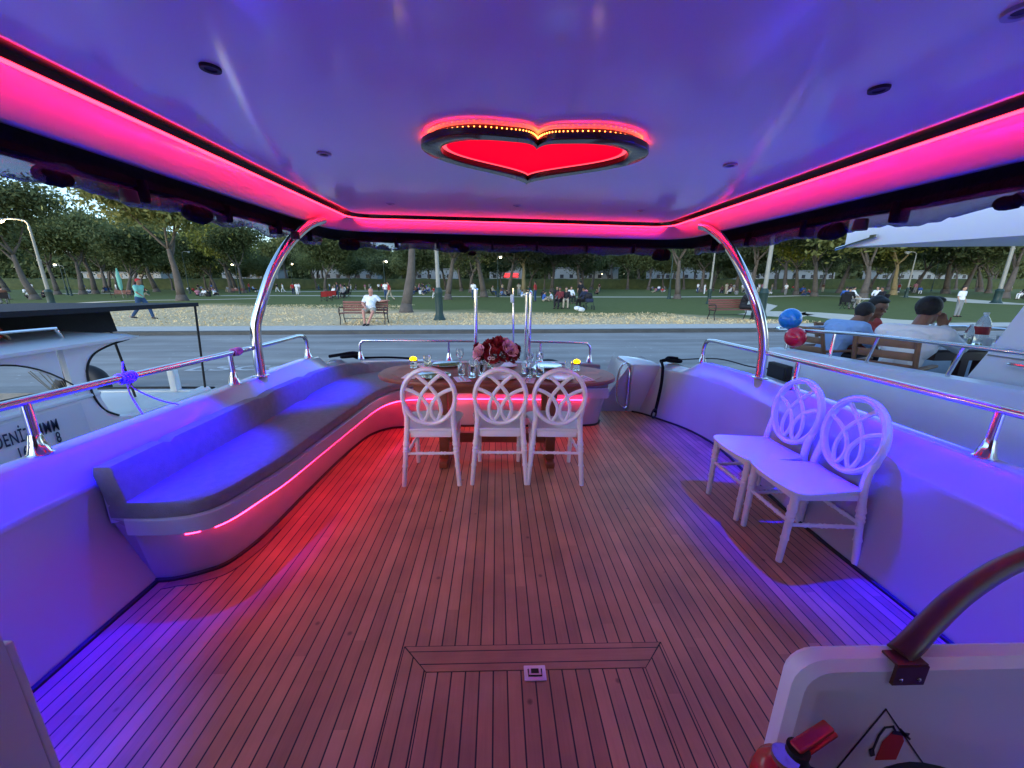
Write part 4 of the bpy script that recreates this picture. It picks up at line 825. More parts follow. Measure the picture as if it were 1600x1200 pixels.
# ------------------------------------------------------------------ trees
bark = mat('bark', (.12, .10, .085), .9, var=.35, vscale=5, bump=.6, bscale=12); barkpale = mat('pale_bark', (.28, .22, .11), .9, var=.25, vscale=5, bump=.4)
def leafm(name, c, tr=.25):
    m = bpy.data.materials.new(name); m.use_nodes = True; nt = m.node_tree; N = nt.nodes; L = nt.links; b = N['Principled BSDF']; b.inputs['Roughness'].default_value = .75; b.inputs['Specular IOR Level'].default_value = .2
    tc = N.new('ShaderNodeTexCoord'); nz = N.new('ShaderNodeTexNoise'); nz.inputs['Scale'].default_value = .9; nz.inputs['Detail'].default_value = 4; L.new(tc.outputs['Object'], nz.inputs['Vector'])
    oi = N.new('ShaderNodeObjectInfo'); ad = N.new('ShaderNodeMath'); ad.operation = 'MULTIPLY_ADD'; ad.inputs[1].default_value = .5; L.new(oi.outputs['Random'], ad.inputs[0]); L.new(nz.outputs['Fac'], ad.inputs[2])
    mr = N.new('ShaderNodeMapRange'); mr.inputs[1].default_value = .35; mr.inputs[2].default_value = 1.15; L.new(ad.outputs[0], mr.inputs[0])
    mx = N.new('ShaderNodeMix'); mx.data_type = 'RGBA'; mx.inputs[6].default_value = (c[0]*.6, c[1]*.65, c[2]*.7, 1); mx.inputs[7].default_value = (c[0]*1.5, c[1]*1.4, c[2]*1.1, 1); L.new(mr.outputs[0], mx.inputs[0]); L.new(mx.outputs[2], b.inputs['Base Color'])
    tl = N.new('ShaderNodeBsdfTranslucent'); L.new(mx.outputs[2], tl.inputs[0]); ms = N.new('ShaderNodeMixShader'); ms.inputs[0].default_value = tr; L.new(b.outputs[0], ms.inputs[1]); L.new(tl.outputs[0], ms.inputs[2]); L.new(ms.outputs[0], N['Material Output'].inputs[0])
    return m
leaf1 = leafm('leaves_green', (.17, .195, .085)); leaf2 = leafm('leaves_dark', (.095, .12, .055)); leaf3 = leafm('leaves_yellow_green', (.28, .29, .07)); leaf4 = leafm('leaves_pine', (.075, .08, .05))
def tree_meshes(seed, H, R, base, nleaf, ls, style='round', lean=0., forks=3):
    """H height, R crown radius, base height of crown bottom"""
    r = random.Random(seed); T = MB(); tips = []
    tr = .022*H+.05
    def limb(p, d, ln, rad, lvl):
        pts = [p]; rr = [rad]; n = 5; dd = d.copy()
        for i in range(n):
            dd = (dd+Vector((r.uniform(-.13, .13), r.uniform(-.13, .13), r.uniform(-.02, .10)))).normalized(); pts.append(pts[-1]+dd*ln/n); rr.append(rad*(1-.55*(i+1)/n))
        T.tube(pts, rr, 8 if lvl < 2 else 5)
        if lvl >= 1: tips.append(pts[-1]); 
        if lvl >= 2: tips.append(pts[3])
        if lvl < 3:
            for k in range(forks if lvl else forks+1):
                a = 2*pi*k/forks+r.uniform(-.6, .6); sp = r.uniform(.45, .95) if style != 'pine' else r.uniform(.7, 1.2); nd = (dd+Vector((cos(a)*sp, sin(a)*sp, r.uniform(-.05, .3)))).normalized()
                st = pts[-1] if k else pts[-2]; limb(st, nd, ln*r.uniform(.55, .75) if lvl else (H-base)*r.uniform(.32, .45), rr[-1]*.8, lvl+1)
    d0 = Vector((lean, r.uniform(-.05, .05), 1)).normalized()
    # flared foot
    T.tube([(0, 0, -.1), (0, 0, .12), (lean*.3, 0, .45)], [tr*1.7, tr*1.35, tr*1.02], 10)
    limb(Vector((lean*.3, 0, .4)), d0, base*.95-.4, tr, 0)
    C = MB(); vs = []; fs = []
    cz = (base+H)/2; hz = (H-base)/2*1.05; cen = []
    for t_ in tips:
        cen.append(t_)
    while len(cen) < 70:
        a = r.uniform(0, 2*pi); u = r.uniform(-1, 1); rho = r.uniform(.45, 1)**.5; q_ = sqrt(1-u*u)
        if style == 'pine': u = abs(u)*.8-.2
        cen.append(Vector((cos(a)*q_*R*rho+lean*base, sin(a)*q_*R*rho, cz+u*hz*rho)))
    cen = [(c, r.uniform(.45, 1.1)*R*.22) for c in cen if c.z > base*.75]
    for i in range(nleaf):
        c, cr = cen[r.randrange(len(cen))]
        p = c+Vector((r.gauss(0, 1)*cr, r.gauss(0, 1)*cr, r.gauss(0, .62)*cr))
        s_ = ls*r.uniform(.6, 1.4); ax = Vector((r.gauss(0, 1), r.gauss(0, 1), r.gauss(0, 1)+.5)).normalized(); u = ax.orthogonal().normalized(); v = ax.cross(u)
        a = r.uniform(0, 2*pi); u2 = u*cos(a)+v*sin(a); v2 = -u*sin(a)+v*cos(a); k = len(vs)
        vs += [p-u2*s_, p+v2*s_*.45, p+u2*s_, p-v2*s_*.45]; fs.append((k, k+1, k+2, k+3))
    C.v = [tuple(x) for x in vs]; C.f = fs; C.sm = [False]*len(fs)
    return T.mesh('trunk'), C.mesh('crown')
TV = {}
TV['broad'] = tree_meshes(11, 11.0, 4.4, 3.9, 15000, .17); TV['broad2'] = tree_meshes(23, 11.5, 4.8, 4.4, 15000, .18, lean=.12)
TV['dense'] = tree_meshes(31, 8.5, 4.0, 2.4, 17000, .19); TV['pine'] = tree_meshes(43, 9.0, 5.0, 3.4, 15000, .16, 'pine', lean=.08, forks=4)
TV['slim'] = tree_meshes(53, 9.5, 3.0, 3.6, 10000, .18, lean=-.10); TV['bright'] = tree_meshes(61, 8.0, 3.9, 2.9, 15000, .17)
LV = {'broad': leaf1, 'broad2': leaf1, 'dense': leaf2, 'pine': leaf4, 'slim': leaf1, 'bright': leaf3}
for k, (a, b_) in TV.items(): a.materials.append(bark); b_.materials.append(LV[k]); a.polygons.foreach_set('use_smooth', [True]*len(a.polygons))
def tree(px, py, kind, sc, label, rz=None, pos=None, group='park trees', pale=False, tall=1., leaf=None):
    x, y = pos if pos else G(px, py)
    t = thing('park_tree', (x, y, 0), label, 'tree', group, rz=random.uniform(0, 6.28) if rz is None else rz); t.scale = (sc, sc, sc*tall)
    tm, cm = TV[kind]
    a = bpy.data.objects.new('trunk', tm); COL.objects.link(a); a.parent = t
    if pale: a.material_slots[0].link = 'OBJECT'; a.material_slots[0].material = barkpale
    c = bpy.data.objects.new('crown', cm); COL.objects.link(c); c.parent = t
    if leaf: c.material_slots[0].link = 'OBJECT'; c.material_slots[0].material = leaf
    return t
tree(285, 470, 'broad', 1.25, 'large green tree with a thick pale-grey trunk behind the black awning', 1.0, tall=1.0)
tree(55, 468, 'broad2', 1.05, 'leafy tree leaning right behind the tall lit street lamp at far left', 2.9)
tree(130, 460, 'broad', 1.3, 'tall tree with two leaning trunks left of the walking man in mint', 0.4); tree(150, 459, 'slim', 1.5, 'slender tree beside the twin-trunk tree at left', 2.0)
tree(212, 455.5, 'dense', 1.8, 'dark leafy tree behind the folded turquoise parasol', 2.4); tree(10, 456, 'dense', 1.9, 'dark dense tree at the far left edge of the park', .3)
tree(245, 456, 'broad2', 1.5, 'leaning forked tree right of the walking man in mint', 4.0)
tree(362, 457, 'bright', 1.7, 'bright green tree seen just left of the left steel arch', 1.0, leaf=leaf3); tree(330, 453, 'dense', 1.9, 'dark tree behind the picnic group in white shirts', 3.3)
tree(500, 451, 'dense', 2.2, 'rounded dark tree behind the red camp chairs', .5); tree(553, 451.5, 'dense', 2.1, 'rounded green tree between the two small park lamps', 2.5, leaf=leaf1); tree(450, 451.5, 'slim', 2.1, 'slim tree just right of the left steel arch', 1.5)
tree(635, 488, 'broad2', .92, 'tall tree with a smooth leaning grey trunk right of the seated man', .25, tall=1.15)
tree(700, 468, 'pine', 1.25, 'spreading dark tree with a bent trunk right of the tall lamp post', .8, leaf=leaf4); tree(756, 464, 'pine', 1.5, 'dark tree with a wide V-shaped fork above the flowers', 3.4)
tree(736, 457, 'dense', 1.6, 'small dark tree with thin trunk behind the V-forked tree', 1.2); tree(818, 459, 'pine', 1.6, 'spreading pine with a yellowish straight trunk left of the man in red', 2.1, pale=True); tree(795, 459, 'pine', 1.5, 'spreading pine with a dark leaning trunk beside the yellowish one', .2)
tree(862, 456, 'pine', 1.6, 'low dark spreading pine above the seated picnic group', 1.5); tree(905, 457, 'pine', 1.55, 'spreading pine above the pushchair', 4.5)
tree(993, 451, 'dense', 1.9, 'rounded dark tree at the middle of the far lawn', .9); tree(1013, 453, 'dense', 1.7, 'rounded dark tree right of the middle of the far lawn', 2.7); tree(950, 450.5, 'dense', 2.1, 'dark tree beside the orange-lit lamp in the distance', 3.7)
tree(1058, 467, 'broad', 1.05, 'tree with a straight grey trunk beside a dark lamp post', 2.2, leaf=leaf2); tree(1112, 455, 'dense', 1.7, 'dark tree behind the seated crowd at right', 1.9)
tree(1150, 456, 'dense', 1.7, 'dark spreading tree behind the woman in black on the bench', .1); tree(1172, 462, 'broad', 1.25, 'tree with thick trunk just left of the right steel arch', 3.0, leaf=leaf4)
tree(1243, 461, 'bright', 1.35, 'yellow-green lit tree just right of the right steel arch', .7, leaf=leaf3); tree(1225, 457, 'pine', 1.7, 'dark spreading tree behind the right steel arch', 2.0)
tree(1272, 463, 'broad', 1.15, 'tree with a straight dark trunk left of the big trunk', 1.1, leaf=leaf2); tree(1347, 468, 'dense', 1.45, 'tree with a very thick dark trunk behind the camp-chair group', 2.8, leaf=leaf1); tree(1311, 458, 'pine', 1.6, 'dark pine behind the very thick trunk', .4)
tree(1395, 461, 'bright', 1.55, 'tree with a pale yellowish forked trunk under the white boat awning', 1.3, pale=True, leaf=leaf3); tree(1477, 459, 'pine', 1.7, 'dark tree with a slanting trunk behind the boy in white', 3.9); tree(1430, 457, 'dense', 1.8, 'dark tree left of the boy in white, farther back', .6)
tree(1568, 466, 'dense', 1.5, 'tree with a thick dark trunk behind the lamp post at right', 2.3); tree(1610, 465, 'broad2', 1.4, 'tall dark tree cut off by the right edge of the photo', 5.0, leaf=leaf2); tree(1530, 456, 'dense', 1.9, 'dark rounded tree far behind the right boat', 4.4)
rt = random.Random(99); kinds = ['dense', 'pine', 'broad', 'dense', 'slim', 'broad2']
for row, (d, step) in enumerate(((112, 9.5), (140, 11))):
    x = -d*1.32
    while x < d*1.35:
        kk = kinds[rt.randrange(6)]; sc = rt.uniform(1.0, 1.85)*(1+.12*row)
        if not (-d*1.30 < x < -d*1.02): tree(0, 0, kk, sc, 'distant dark tree in the row at the back of the park', pos=(x+rt.uniform(-2, 2), d+rt.uniform(-7, 7)), group='distant trees at the back of the park', leaf=leaf2 if rt.random() < .75 else leaf1)
        x += step*rt.uniform(.75, 1.2)
for (x, y, kk, sc) in [(-74, 78, 'broad', 1.2), (-58, 84, 'dense', 1.5), (-46, 74, 'broad2', 1.1), (-34, 80, 'dense', 1.5), (40, 76, 'pine', 1.4), (52, 84, 'dense', 1.5), (66, 80, 'broad', 1.3), (80, 82, 'dense', 1.6), (92, 78, 'pine', 1.5), (20, 92, 'pine', 1.4), (8, 96, 'dense', 1.4), (-8, 90, 'pine', 1.5), (-20, 96, 'dense', 1.5), (-66, 62, 'broad', 1.15), (-52, 58, 'dense', 1.2), (60, 62, 'dense', 1.3), (74, 60, 'pine', 1.4), (86, 66, 'dense', 1.5)]:
    tree(0, 0, kk, sc, 'dark tree standing in the middle distance of the park', pos=(x, y), group='middle-distance park trees', leaf=leaf2)
# far hedge and low white buildings beyond it
mb = MB(); r = random.Random(2); loops = []
for i in range(300):
    x = -190+i*1.3; loops.append([(x, 126+r.uniform(-.2, .2), 0), (x, 125.6+r.uniform(-.3, .3), 3.1+r.uniform(-.25, .25)), (x, 127.5, 3.25+r.uniform(-.15, .15)), (x, 128, 0)])
mb.loft(loops, closed=False); tag(mb.build('hedge', leaf2, sharp=False), 'long clipped dark hedge across the back of the park', 'hedge')
mb = MB(); r = random.Random(12)
for i in range(60000):
    x = r.uniform(-260, 300); hh = 16+4*mnoise.noise(Vector((x*.05, 0, 5)))+3*mnoise.noise(Vector((x*.2, 3, 5))); z = hh*r.random()**.85; y = 186+r.uniform(-4, 4)+(z-hh*.5)*.2; s_ = r.uniform(.8, 1.6); ax = Vector((r.gauss(0, 1), r.gauss(0, 1), r.gauss(0, 1))).normalized(); u = ax.orthogonal().normalized()*s_; v = ax.cross(u)*.6; p = Vector((x, y, z)); mb.add([p-u, p+v, p+u, p-v], [(0, 1, 2, 3)])
o = mb.build('distant_wood', leaf2, sharp=False); tag(o, 'far-off dark wood closing the view behind the white buildings', 'wood', kind='stuff')
wallw = mat('white_render', (.36, .36, .34), .8, var=.12, vscale=.3); winm = mat('dark_window', (.03, .035, .05), .2, var=.2)
for i, (x, wd, h, lb) in enumerate([(-150, 30, 6, 'low white building at the far left behind the hedge'), (-100, 22, 7, 'low white building seen left of the left arch'), (-62, 26, 8, 'white building glimpsed above the red camp chairs'), (-25, 18, 7.5, 'white building behind the smooth leaning trunk'), (4, 14, 9, 'white building with a red sign behind the forked tree'), (38, 26, 8, 'long white building at the back of the middle lawn'), (78, 24, 8, 'white building left of the right arch'), (125, 40, 7, 'long white building behind the right boat'), (185, 40, 7, 'white building at the far right of the park')]):
    t = thing('white_building', (x, 166, 0), lb, 'building', 'white buildings beyond the park')
    mb = MB(); mb.box((x, 170, h/2), (wd, 8, h)); mb.build('wall', wallw, t)
    mb = MB(); mb.box((x, 170, h+.2), (wd+.8, 8.8, .4)); mb.build('roof', mat('grey_roof', (.25, .24, .23), .8), t)
    for f in range(2):
        for k in range(int(wd/4)): mb = MB(); mb.box((x-wd/2+2.2+k*4, 165.97, 1.8+f*3.0), (1.5, .12, 1.4)); mb.build('window', winm, t)
    if 'red sign' in lb: mb = MB(); mb.box((x+2, 165.8, 5.2), (6, .2, 1.6)); mb.build('red_sign', mat('red_sign', (.6, .02, .03), .4, emit=(1, .05, .06), es=.6), t)

# ------------------------------------------------------------------ street lamps
green = mat('dark_green_cast_iron', (.018, .045, .040), .5, var=.2); polegrey = mat('painted_pole', (.30, .29, .25), .5, var=.15)
def HT(px, py, pt):
    x, y = G(px, py); d = _f + _r*((px-800)/F) - _u*((pt-600)/F); return EYE.z+d.z*y/d.y
def lamp(px, py, H, label, side=-1, lit=True, r=.07, base=1.15, small=False, arm=1.0, ry=0):
    x, y = G(px, py); t = thing('street_lamp', (x, y, 0), label, 'street lamp', 'park lamp posts')
    mb = MB(); mb.lathe([(r*3.1, 0), (r*3.1, .04), (r*2.6, .10), (r*2.1, .22), (r*1.9, .30), (r*1.9, base*.8), (r*2.15, base*.84), (r*1.9, base*.9), (r*1.3, base)], (x, y, 0), 14); mb.build('base', green, t)
    mb = MB(); mb.tube([(x, y, base*.98), (x, y, H*.55)], [r*1.05, r*.9], 10); mb.tube([(x, y, H*.55-.05), (x, y, H*.55+.05)], r*1.15, 10); mb.tube([(x, y, H*.55), (x, y, H-.3)], [r*.8, r*.6], 10); mb.build('pole', polegrey if not small else green, t)
    mb = MB(); mb.tube(smoothpath([(x, y, H-.35), (x+side*.1*arm, y, H-.02), (x+side*.5*arm, y, H+.10), (x+side*arm, y, H+.08)], 4), r*.45, 8); mb.build('arm', polegrey, t)
    mb = MB(); mb.sphere((x+side*(arm+.1), y, H+.04), .26 if not small else .20, 12, 8, (1.3, .7, .45)); h = mb.build('lamp_head', polegrey, t)
    mb = MB(); mb.sphere((x+side*(arm+.1), y, H-.04), .20 if not small else .14, 12, 8, (1.1, .8, .5) if not small else (1, 1, 1)); mb.build('lens', lampglow if lit else mat('lamp_glass', (.5, .5, .45), .3), h)
    if lit and not small and arm > 1.1:
        l = bpy.data.lights.new('lamp_light', 'POINT'); l.energy = 260; l.color = (1, .72, .38); l.shadow_soft_size = .15; lo = bpy.data.objects.new('lamp_light', l); COL.objects.link(lo); lo.parent = t; lo.location = (side*(arm+.1), 0, H-.35)
lamp(82, 478, HT(62, 478, 345), 'tall street lamp with a bright warm lit head at far left', -1, arm=1.7, r=.10)
lamp(687, 500, 5.2, 'tall grey lamp post with green cast base beside the seated man', 1, False, r=.085, base=1.35)
lamp(1188, 496, 7.0, 'tall grey lamp post beside the right steel arch', 1, False, r=.09, base=1.3)
lamp(1107, 475, 5.6, 'thin lamp post behind the left end of the right bench', 1, False, r=.07)
lamp(1045, 467, 6.0, 'thin dark lamp post touching the straight grey trunk', 1, False, r=.075, small=True)
lamp(1556, 474, 7.6, 'lamp post with dark green base at the right behind the boy in white', 1, False, r=.12)
lamp(1415, 465, HT(1425, 465, 395), 'thin lamp post behind the man in the white shirt', -1, False, r=.08)
lamp(112, 462, HT(112, 462, 416), 'dark thin lamp post left of the turquoise parasol', -1, False, r=.06, small=True)
lamp(778, 464, HT(778, 464, 401), 'small park lamp with a round lit globe above the flowers', 1, True, small=True, arm=.25); lamp(603, 462, HT(603, 462, 408), 'small park lamp with a round lit globe right of the seated man', 1, True, small=True, arm=.3)
lamp(459, 456, HT(459, 456, 412), 'small park lamp with a round lit globe right of the left arch', 1, True, small=True, arm=.35); lamp(375, 459, HT(375, 459, 413), 'small park lamp with a lit globe left of the left arch', -1, True, small=True, arm=.35)
lamp(106, 461, HT(106, 461, 413), 'small lit park lamp between the left trunks', -1, True, small=True, arm=.5); lamp(941, 450.3, HT(941, 450.3, 428), 'distant park lamp glowing orange', -1, True, small=True, arm=.3)
lamp(1455, 455, HT(1455, 455, 391), 'distant lit lamp under the white boat awning', 1, True, small=True, arm=.4); lamp(297, 459, 6.5, 'thin lamp post behind the picnic group at left', 1, False, small=True)

# ------------------------------------------------------------------ benches
def bench(px, py, label, wd=1.75, rz=0):
    x, y = G(px, py); t = thing('park_bench', (x, y, 0), label, 'bench', 'park benches', rz=rz)
    slat = mat('red_brown_slats', (.20, .065, .05), .5, var=.2, vscale=10); iron = mat('cast_iron', (.03, .02, .02), .5)
    o = t.location.copy(); rz_ = t.rotation_euler.z; t.rotation_euler.z = 0; t.location = (0, 0, 0)
    mb = MB(); 
    for k in range(4): mb.box((0, -.18+k*.11, .43), (wd, .085, .03), bev=.008)
    mb.build('seat', slat, t)
    mb = MB()
    for k in range(4): mb.box((0, .25+k*.022, .52+k*.098), (wd, .025, .082), bev=.008)
    mb.build('backrest', slat, t)
    for sx in (-1, 1):
        mb = MB(); X = sx*(wd/2-.03)
        mb.tube(smoothpath([(X, -.24, 0), (X, -.20, .12), (X, -.16, .25), (X, -.22, .40), (X, -.24, .55), (X, -.15, .64), (X, .10, .62), (X, .27, .60)], 4), .020, 8)
        mb.tube(smoothpath([(X, .30, 0), (X, .24, .15), (X, .18, .28), (X, .22, .42), (X, .28, .60), (X, .34, .90)], 4), .020, 8)
        mb.tube([(X, -.2, .40), (X, .24, .40)], .018, 8); mb.tube([(X+.02*cos(a), -.21+.05*sin(a), .52+.05*cos(a)) for a in [k*2*pi/12 for k in range(12)]], .011, 6, True); mb.build('end_frame', iron, t)
    mb = MB(); mb.tube([(-wd/2+.03, .2, .20), (wd/2-.03, .2, .20)], .012, 6); mb.build('tie_rod', iron, t)
    t.location = o; t.rotation_euler.z = rz_; return t
bench(570, 506.5, 'red-brown slatted bench with the man in white sitting on it', 1.72); bench(1140, 499.5, 'red-brown slatted bench with the woman in black sitting on it', 1.75, .06)
bench(190, 466, 'distant dark bench behind the black awning', 1.8); bench(372, 459, 'distant bench near the left arch', 1.8, .3)

# ------------------------------------------------------------------ people
def cap(mb, a, b, ra, rb, seg=10):
    a, b = Vector(a), Vector(b); d = b-a; L_ = d.length; d = d.normalized() if L_ > 1e-6 else Vector((0, 0, 1))
    pts = [a-d*ra*.92, a-d*ra*.6, a, a+d*L_*.5, b, b+d*rb*.6, b+d*rb*.92]; rr = [ra*.35, ra*.8, ra, (ra+rb)/2, rb, rb*.8, rb*.35]; mb.tube(pts, rr, seg)
def ell(mb, c, r, sc, look=None):
    n0 = len(mb.v); mb.sphere((0, 0, 0), r, 16, 11, sc)
    rot = Matrix.Identity(3)
    if look is not None: rot = look
    for i in range(n0, len(mb.v)): mb.v[i] = tuple(rot @ Vector(mb.v[i])+Vector(c))
def remesh(mb, name, vox, smooth=2):
    me = mb.mesh(name); o = bpy.data.objects.new('tmp', me); COL.objects.link(o)
    m = o.modifiers.new('r', 'REMESH'); m.mode = 'VOXEL'; m.voxel_size = vox; m.use_smooth_shade = True
    if smooth: s_ = o.modifiers.new('s', 'SMOOTH'); s_.iterations = smooth; s_.factor = .5
    bpy.context.view_layer.update(); r_ = bpy.data.meshes.new_from_object(o.evaluated_get(bpy.context.evaluated_depsgraph_get())); bpy.data.objects.remove(o); r_.name = name
    r_.polygons.foreach_set('use_smooth', [True]*len(r_.polygons)); return r_
def J(pose, lean=0.):
    V = Vector
    if pose == 'stand': return dict(pel=V((0, 0, .96)), che=V((0, .0, 1.30)), nec=V((0, .0, 1.48)), hea=V((0, .02, 1.62)), sh=.185, el=[V((-.25, -.02, 1.14)), V((.25, -.02, 1.14))], wr=[V((-.25, .08, .90)), V((.25, .08, .90))], kn=[V((-.10, .02, .50)), V((.10, .0, .50))], an=[V((-.11, 0, .08)), V((.11, -.02, .08))])
    if pose == 'walk': return dict(pel=V((0, 0, .93)), che=V((0, .04, 1.27)), nec=V((0, .06, 1.45)), hea=V((0, .10, 1.59)), sh=.185, el=[V((-.25, -.14, 1.14)), V((.25, .12, 1.14))], wr=[V((-.24, -.12, .90)), V((.23, .30, 1.0))], kn=[V((-.09, .22, .52)), V((.09, -.08, .50))], an=[V((-.09, .30, .09)), V((.09, -.38, .14))])
    if pose == 'sit': return dict(pel=V((0, 0, .55)), che=V((0, -.06, .88)), nec=V((0, -.04, 1.05)), hea=V((0, 0, 1.20)), sh=.185, el=[V((-.25, .06, .76)), V((.25, .06, .76))], wr=[V((-.15, .28, .66)), V((.15, .28, .66))], kn=[V((-.13, .42, .52)), V((.13, .42, .52))], an=[V((-.13, .44, .08)), V((.14, .42, .08))])
    if pose == 'ground': return dict(pel=V((0, 0, .12)), che=V((0, .04, .45)), nec=V((0, .10, .62)), hea=V((0, .15, .76)), sh=.18, el=[V((-.27, .16, .38)), V((.27, .16, .38))], wr=[V((-.12, .36, .34)), V((.12, .36, .34))], kn=[V((-.24, .34, .30)), V((.22, .36, .34))], an=[V((-.02, .46, .06)), V((.10, .52, .06))])
def hand(mb, w_, d, up, s=1.0, curl=.5, hi=True, thumb=1):
    # palm plus four unequal bent fingers and a thumb at the side
    d = d.normalized(); side = d.cross(up).normalized(); up = side.cross(d).normalized(); w_ = Vector(w_)
    for k in (-1, 0, 1): cap(mb, w_+side*k*.020*s, w_+d*.085*s+side*k*.026*s, .017*s, .014*s, 8)
    if not hi: cap(mb, w_+d*.085*s, w_+d*.15*s-up*.03*s, .026*s, .018*s, 6); return
    for k, (o_, ln) in enumerate(((-.034, .062), (-.012, .078), (.011, .074), (.033, .058))):
        p = w_+d*.090*s+side*o_*s; c1 = d*cos(curl*.5)-up*sin(curl*.5); c2 = d*cos(curl*1.2)-up*sin(curl*1.2); c3 = d*cos(curl*1.9)-up*sin(curl*1.9)
        p1 = p+c1*ln*.5*s; p2 = p1+c2*ln*.32*s; p3 = p2+c3*ln*.26*s; mb.tube([p, p1, p2, p3], [.0095*s, .009*s, .0082*s, .006*s], 7)
    p = w_+d*.03*s-side*thumb*.032*s; q_ = (d*.6-side*thumb*.75-up*.25).normalized(); mb.tube([p, p+q_*.035*s, p+q_*.035*s+(d*.85-side*thumb*.2-up*.3)*.035*s], [.012*s, .0105*s, .008*s], 7)
def figure(j, hi=False, sleeve='short', legs='long', vox=.022, look=None, belly=0., hair='short', bulk=1.):
    """returns dict of meshes: body (one continuous skin), shirt, trousers, shoes, hair"""
    V = Vector; up = (j['nec']-j['pel']).normalized()
    rt_ = j.get('right', V((1, 0, 0))); sh = [j['che']+up*.105-rt_*j['sh'], j['che']+up*.105+rt_*j['sh']]; 
    if 'shl' in j: sh = j['shl']
    hp = [j['pel']-rt_*.095, j['pel']+rt_*.095]; R = look or Matrix.Identity(3); h = j['hea']
    B = MB()
    ell(B, h+R@V((0, 0, .028)), .093, (.86, 1.04, 1.05), R); ell(B, h+R@V((0, .022, -.045)), .066, (.88, 1.0, 1.05), R); cap(B, h+R@V((0, .088, .012)), h+R@V((0, .112, -.014)), .009, .014, 8)
    ell(B, h+R@V((0, .085, -.052)), .020, (1.3, .6, .55), R); ell(B, h+R@V((0, .075, -.092)), .022, (1.2, .8, .8), R)
    for s_ in (-1, 1): ell(B, h+R@V((s_*.083, -.008, -.004)), .026, (.35, .7, 1.15), R)
    cap(B, j['nec']-up*.03, h-V((0, 0, .03))-R@V((0, .03, .0)), .056*bulk, .052*bulk)
    cap(B, sh[0], sh[1], .066*bulk, .066*bulk); cap(B, j['che']-rt_*.06, j['che']+rt_*.06, .118*bulk, .118*bulk); cap(B, j['pel']-rt_*.055, j['pel']+rt_*.055, .115*bulk, .115*bulk); cap(B, j['che'], j['pel'], .125*bulk, .12*bulk)
    for i in (0, 1):
        cap(B, sh[i], j['el'][i], .052*bulk, .040*bulk); cap(B, j['el'][i], j['wr'][i], .041*bulk, .026); 
        hd = j.get('hd', [None, None])[i]; d_ = (j['wr'][i]-j['el'][i]) if hd is None else hd
        hu = j.get('hu', [V((0, 0, 1)), V((0, 0, 1))])[i]
        hand(B, j['wr'][i], d_, hu if abs(d_.normalized().dot(hu)) < .9 else V((0, 1, 0)), 1.0, j.get('curl', .5), hi, 1 if i else -1)
        cap(B, hp[i], j['kn'][i], .088*bulk, .056*bulk); cap(B, j['kn'][i], j['an'][i], .055*bulk, .036)
        ft = j.get('toe', [None, None])[i] or V((0, .17, -.03)); cap(B, j['an'][i]-ft*.25+V((0, 0, -.035)), j['an'][i]+ft*.85+V((0, 0, -.02)), .036, .030)
    out = {'body': remesh(B, 'body', vox)}
    C = MB(); e = .017
    cap(C, sh[0], sh[1], .068*bulk+e, .068*bulk+e); cap(C, j['che']-rt_*.06, j['che']+rt_*.06, .122*bulk+e, .122*bulk+e); cap(C, j['che'], j['pel']+up*.03, .128*bulk+e, .122*bulk+e+belly*.3); cap(C, j['pel']-rt_*.05+up*.05, j['pel']+rt_*.05+up*.05, .118*bulk+e, .118*bulk+e)
    if belly: fw = up.cross(rt_)*-1; ell(C, j['pel']*.55+j['che']*.45-up.cross(rt_)*-.0+(rt_.cross(up))*-.07, .15+belly, (1, .9, 1))
    for i in (0, 1):
        if sleeve == 'short': m_ = sh[i]*.35+j['el'][i]*.65; cap(C, sh[i], m_, .060*bulk+e, .055*bulk+e)
        elif sleeve == 'long': cap(C, sh[i], j['el'][i], .056*bulk+e*.8, .046*bulk+e*.7); cap(C, j['el'][i], j['wr'][i]*.93+j['el'][i]*.07, .046*bulk+e*.7, .032+e*.5)
        elif sleeve == 'cap': cap(C, sh[i], sh[i]*.7+j['el'][i]*.3, .058*bulk+e, .056*bulk+e)
    out['shirt'] = remesh(C, 'shirt', vox)
    D = MB(); cap(D, j['pel']-rt_*.055, j['pel']+rt_*.055, .120*bulk+e*.7, .120*bulk+e*.7)
    for i in (0, 1):
        if legs == 'long': cap(D, hp[i], j['kn'][i], .094*bulk+e*.6, .066*bulk+e*.6); cap(D, j['kn'][i], j['an'][i]*.93+j['kn'][i]*.07, .064*bulk+e*.6, .050+e*.5)
        else: cap(D, hp[i], j['kn'][i]*.82+hp[i]*.18, .096*bulk+e*.7, .078*bulk+e*.8)
    out['trousers'] = remesh(D, 'trousers', vox)
    E_ = MB()
    for i in (0, 1):
        ft = j.get('toe', [None, None])[i] or V((0, .17, -.03)); cap(E_, j['an'][i]-ft*.28+V((0, 0, -.038)), j['an'][i]+ft*.95+V((0, 0, -.028)), .042, .037)
    out['shoes'] = remesh(E_, 'shoes', vox)
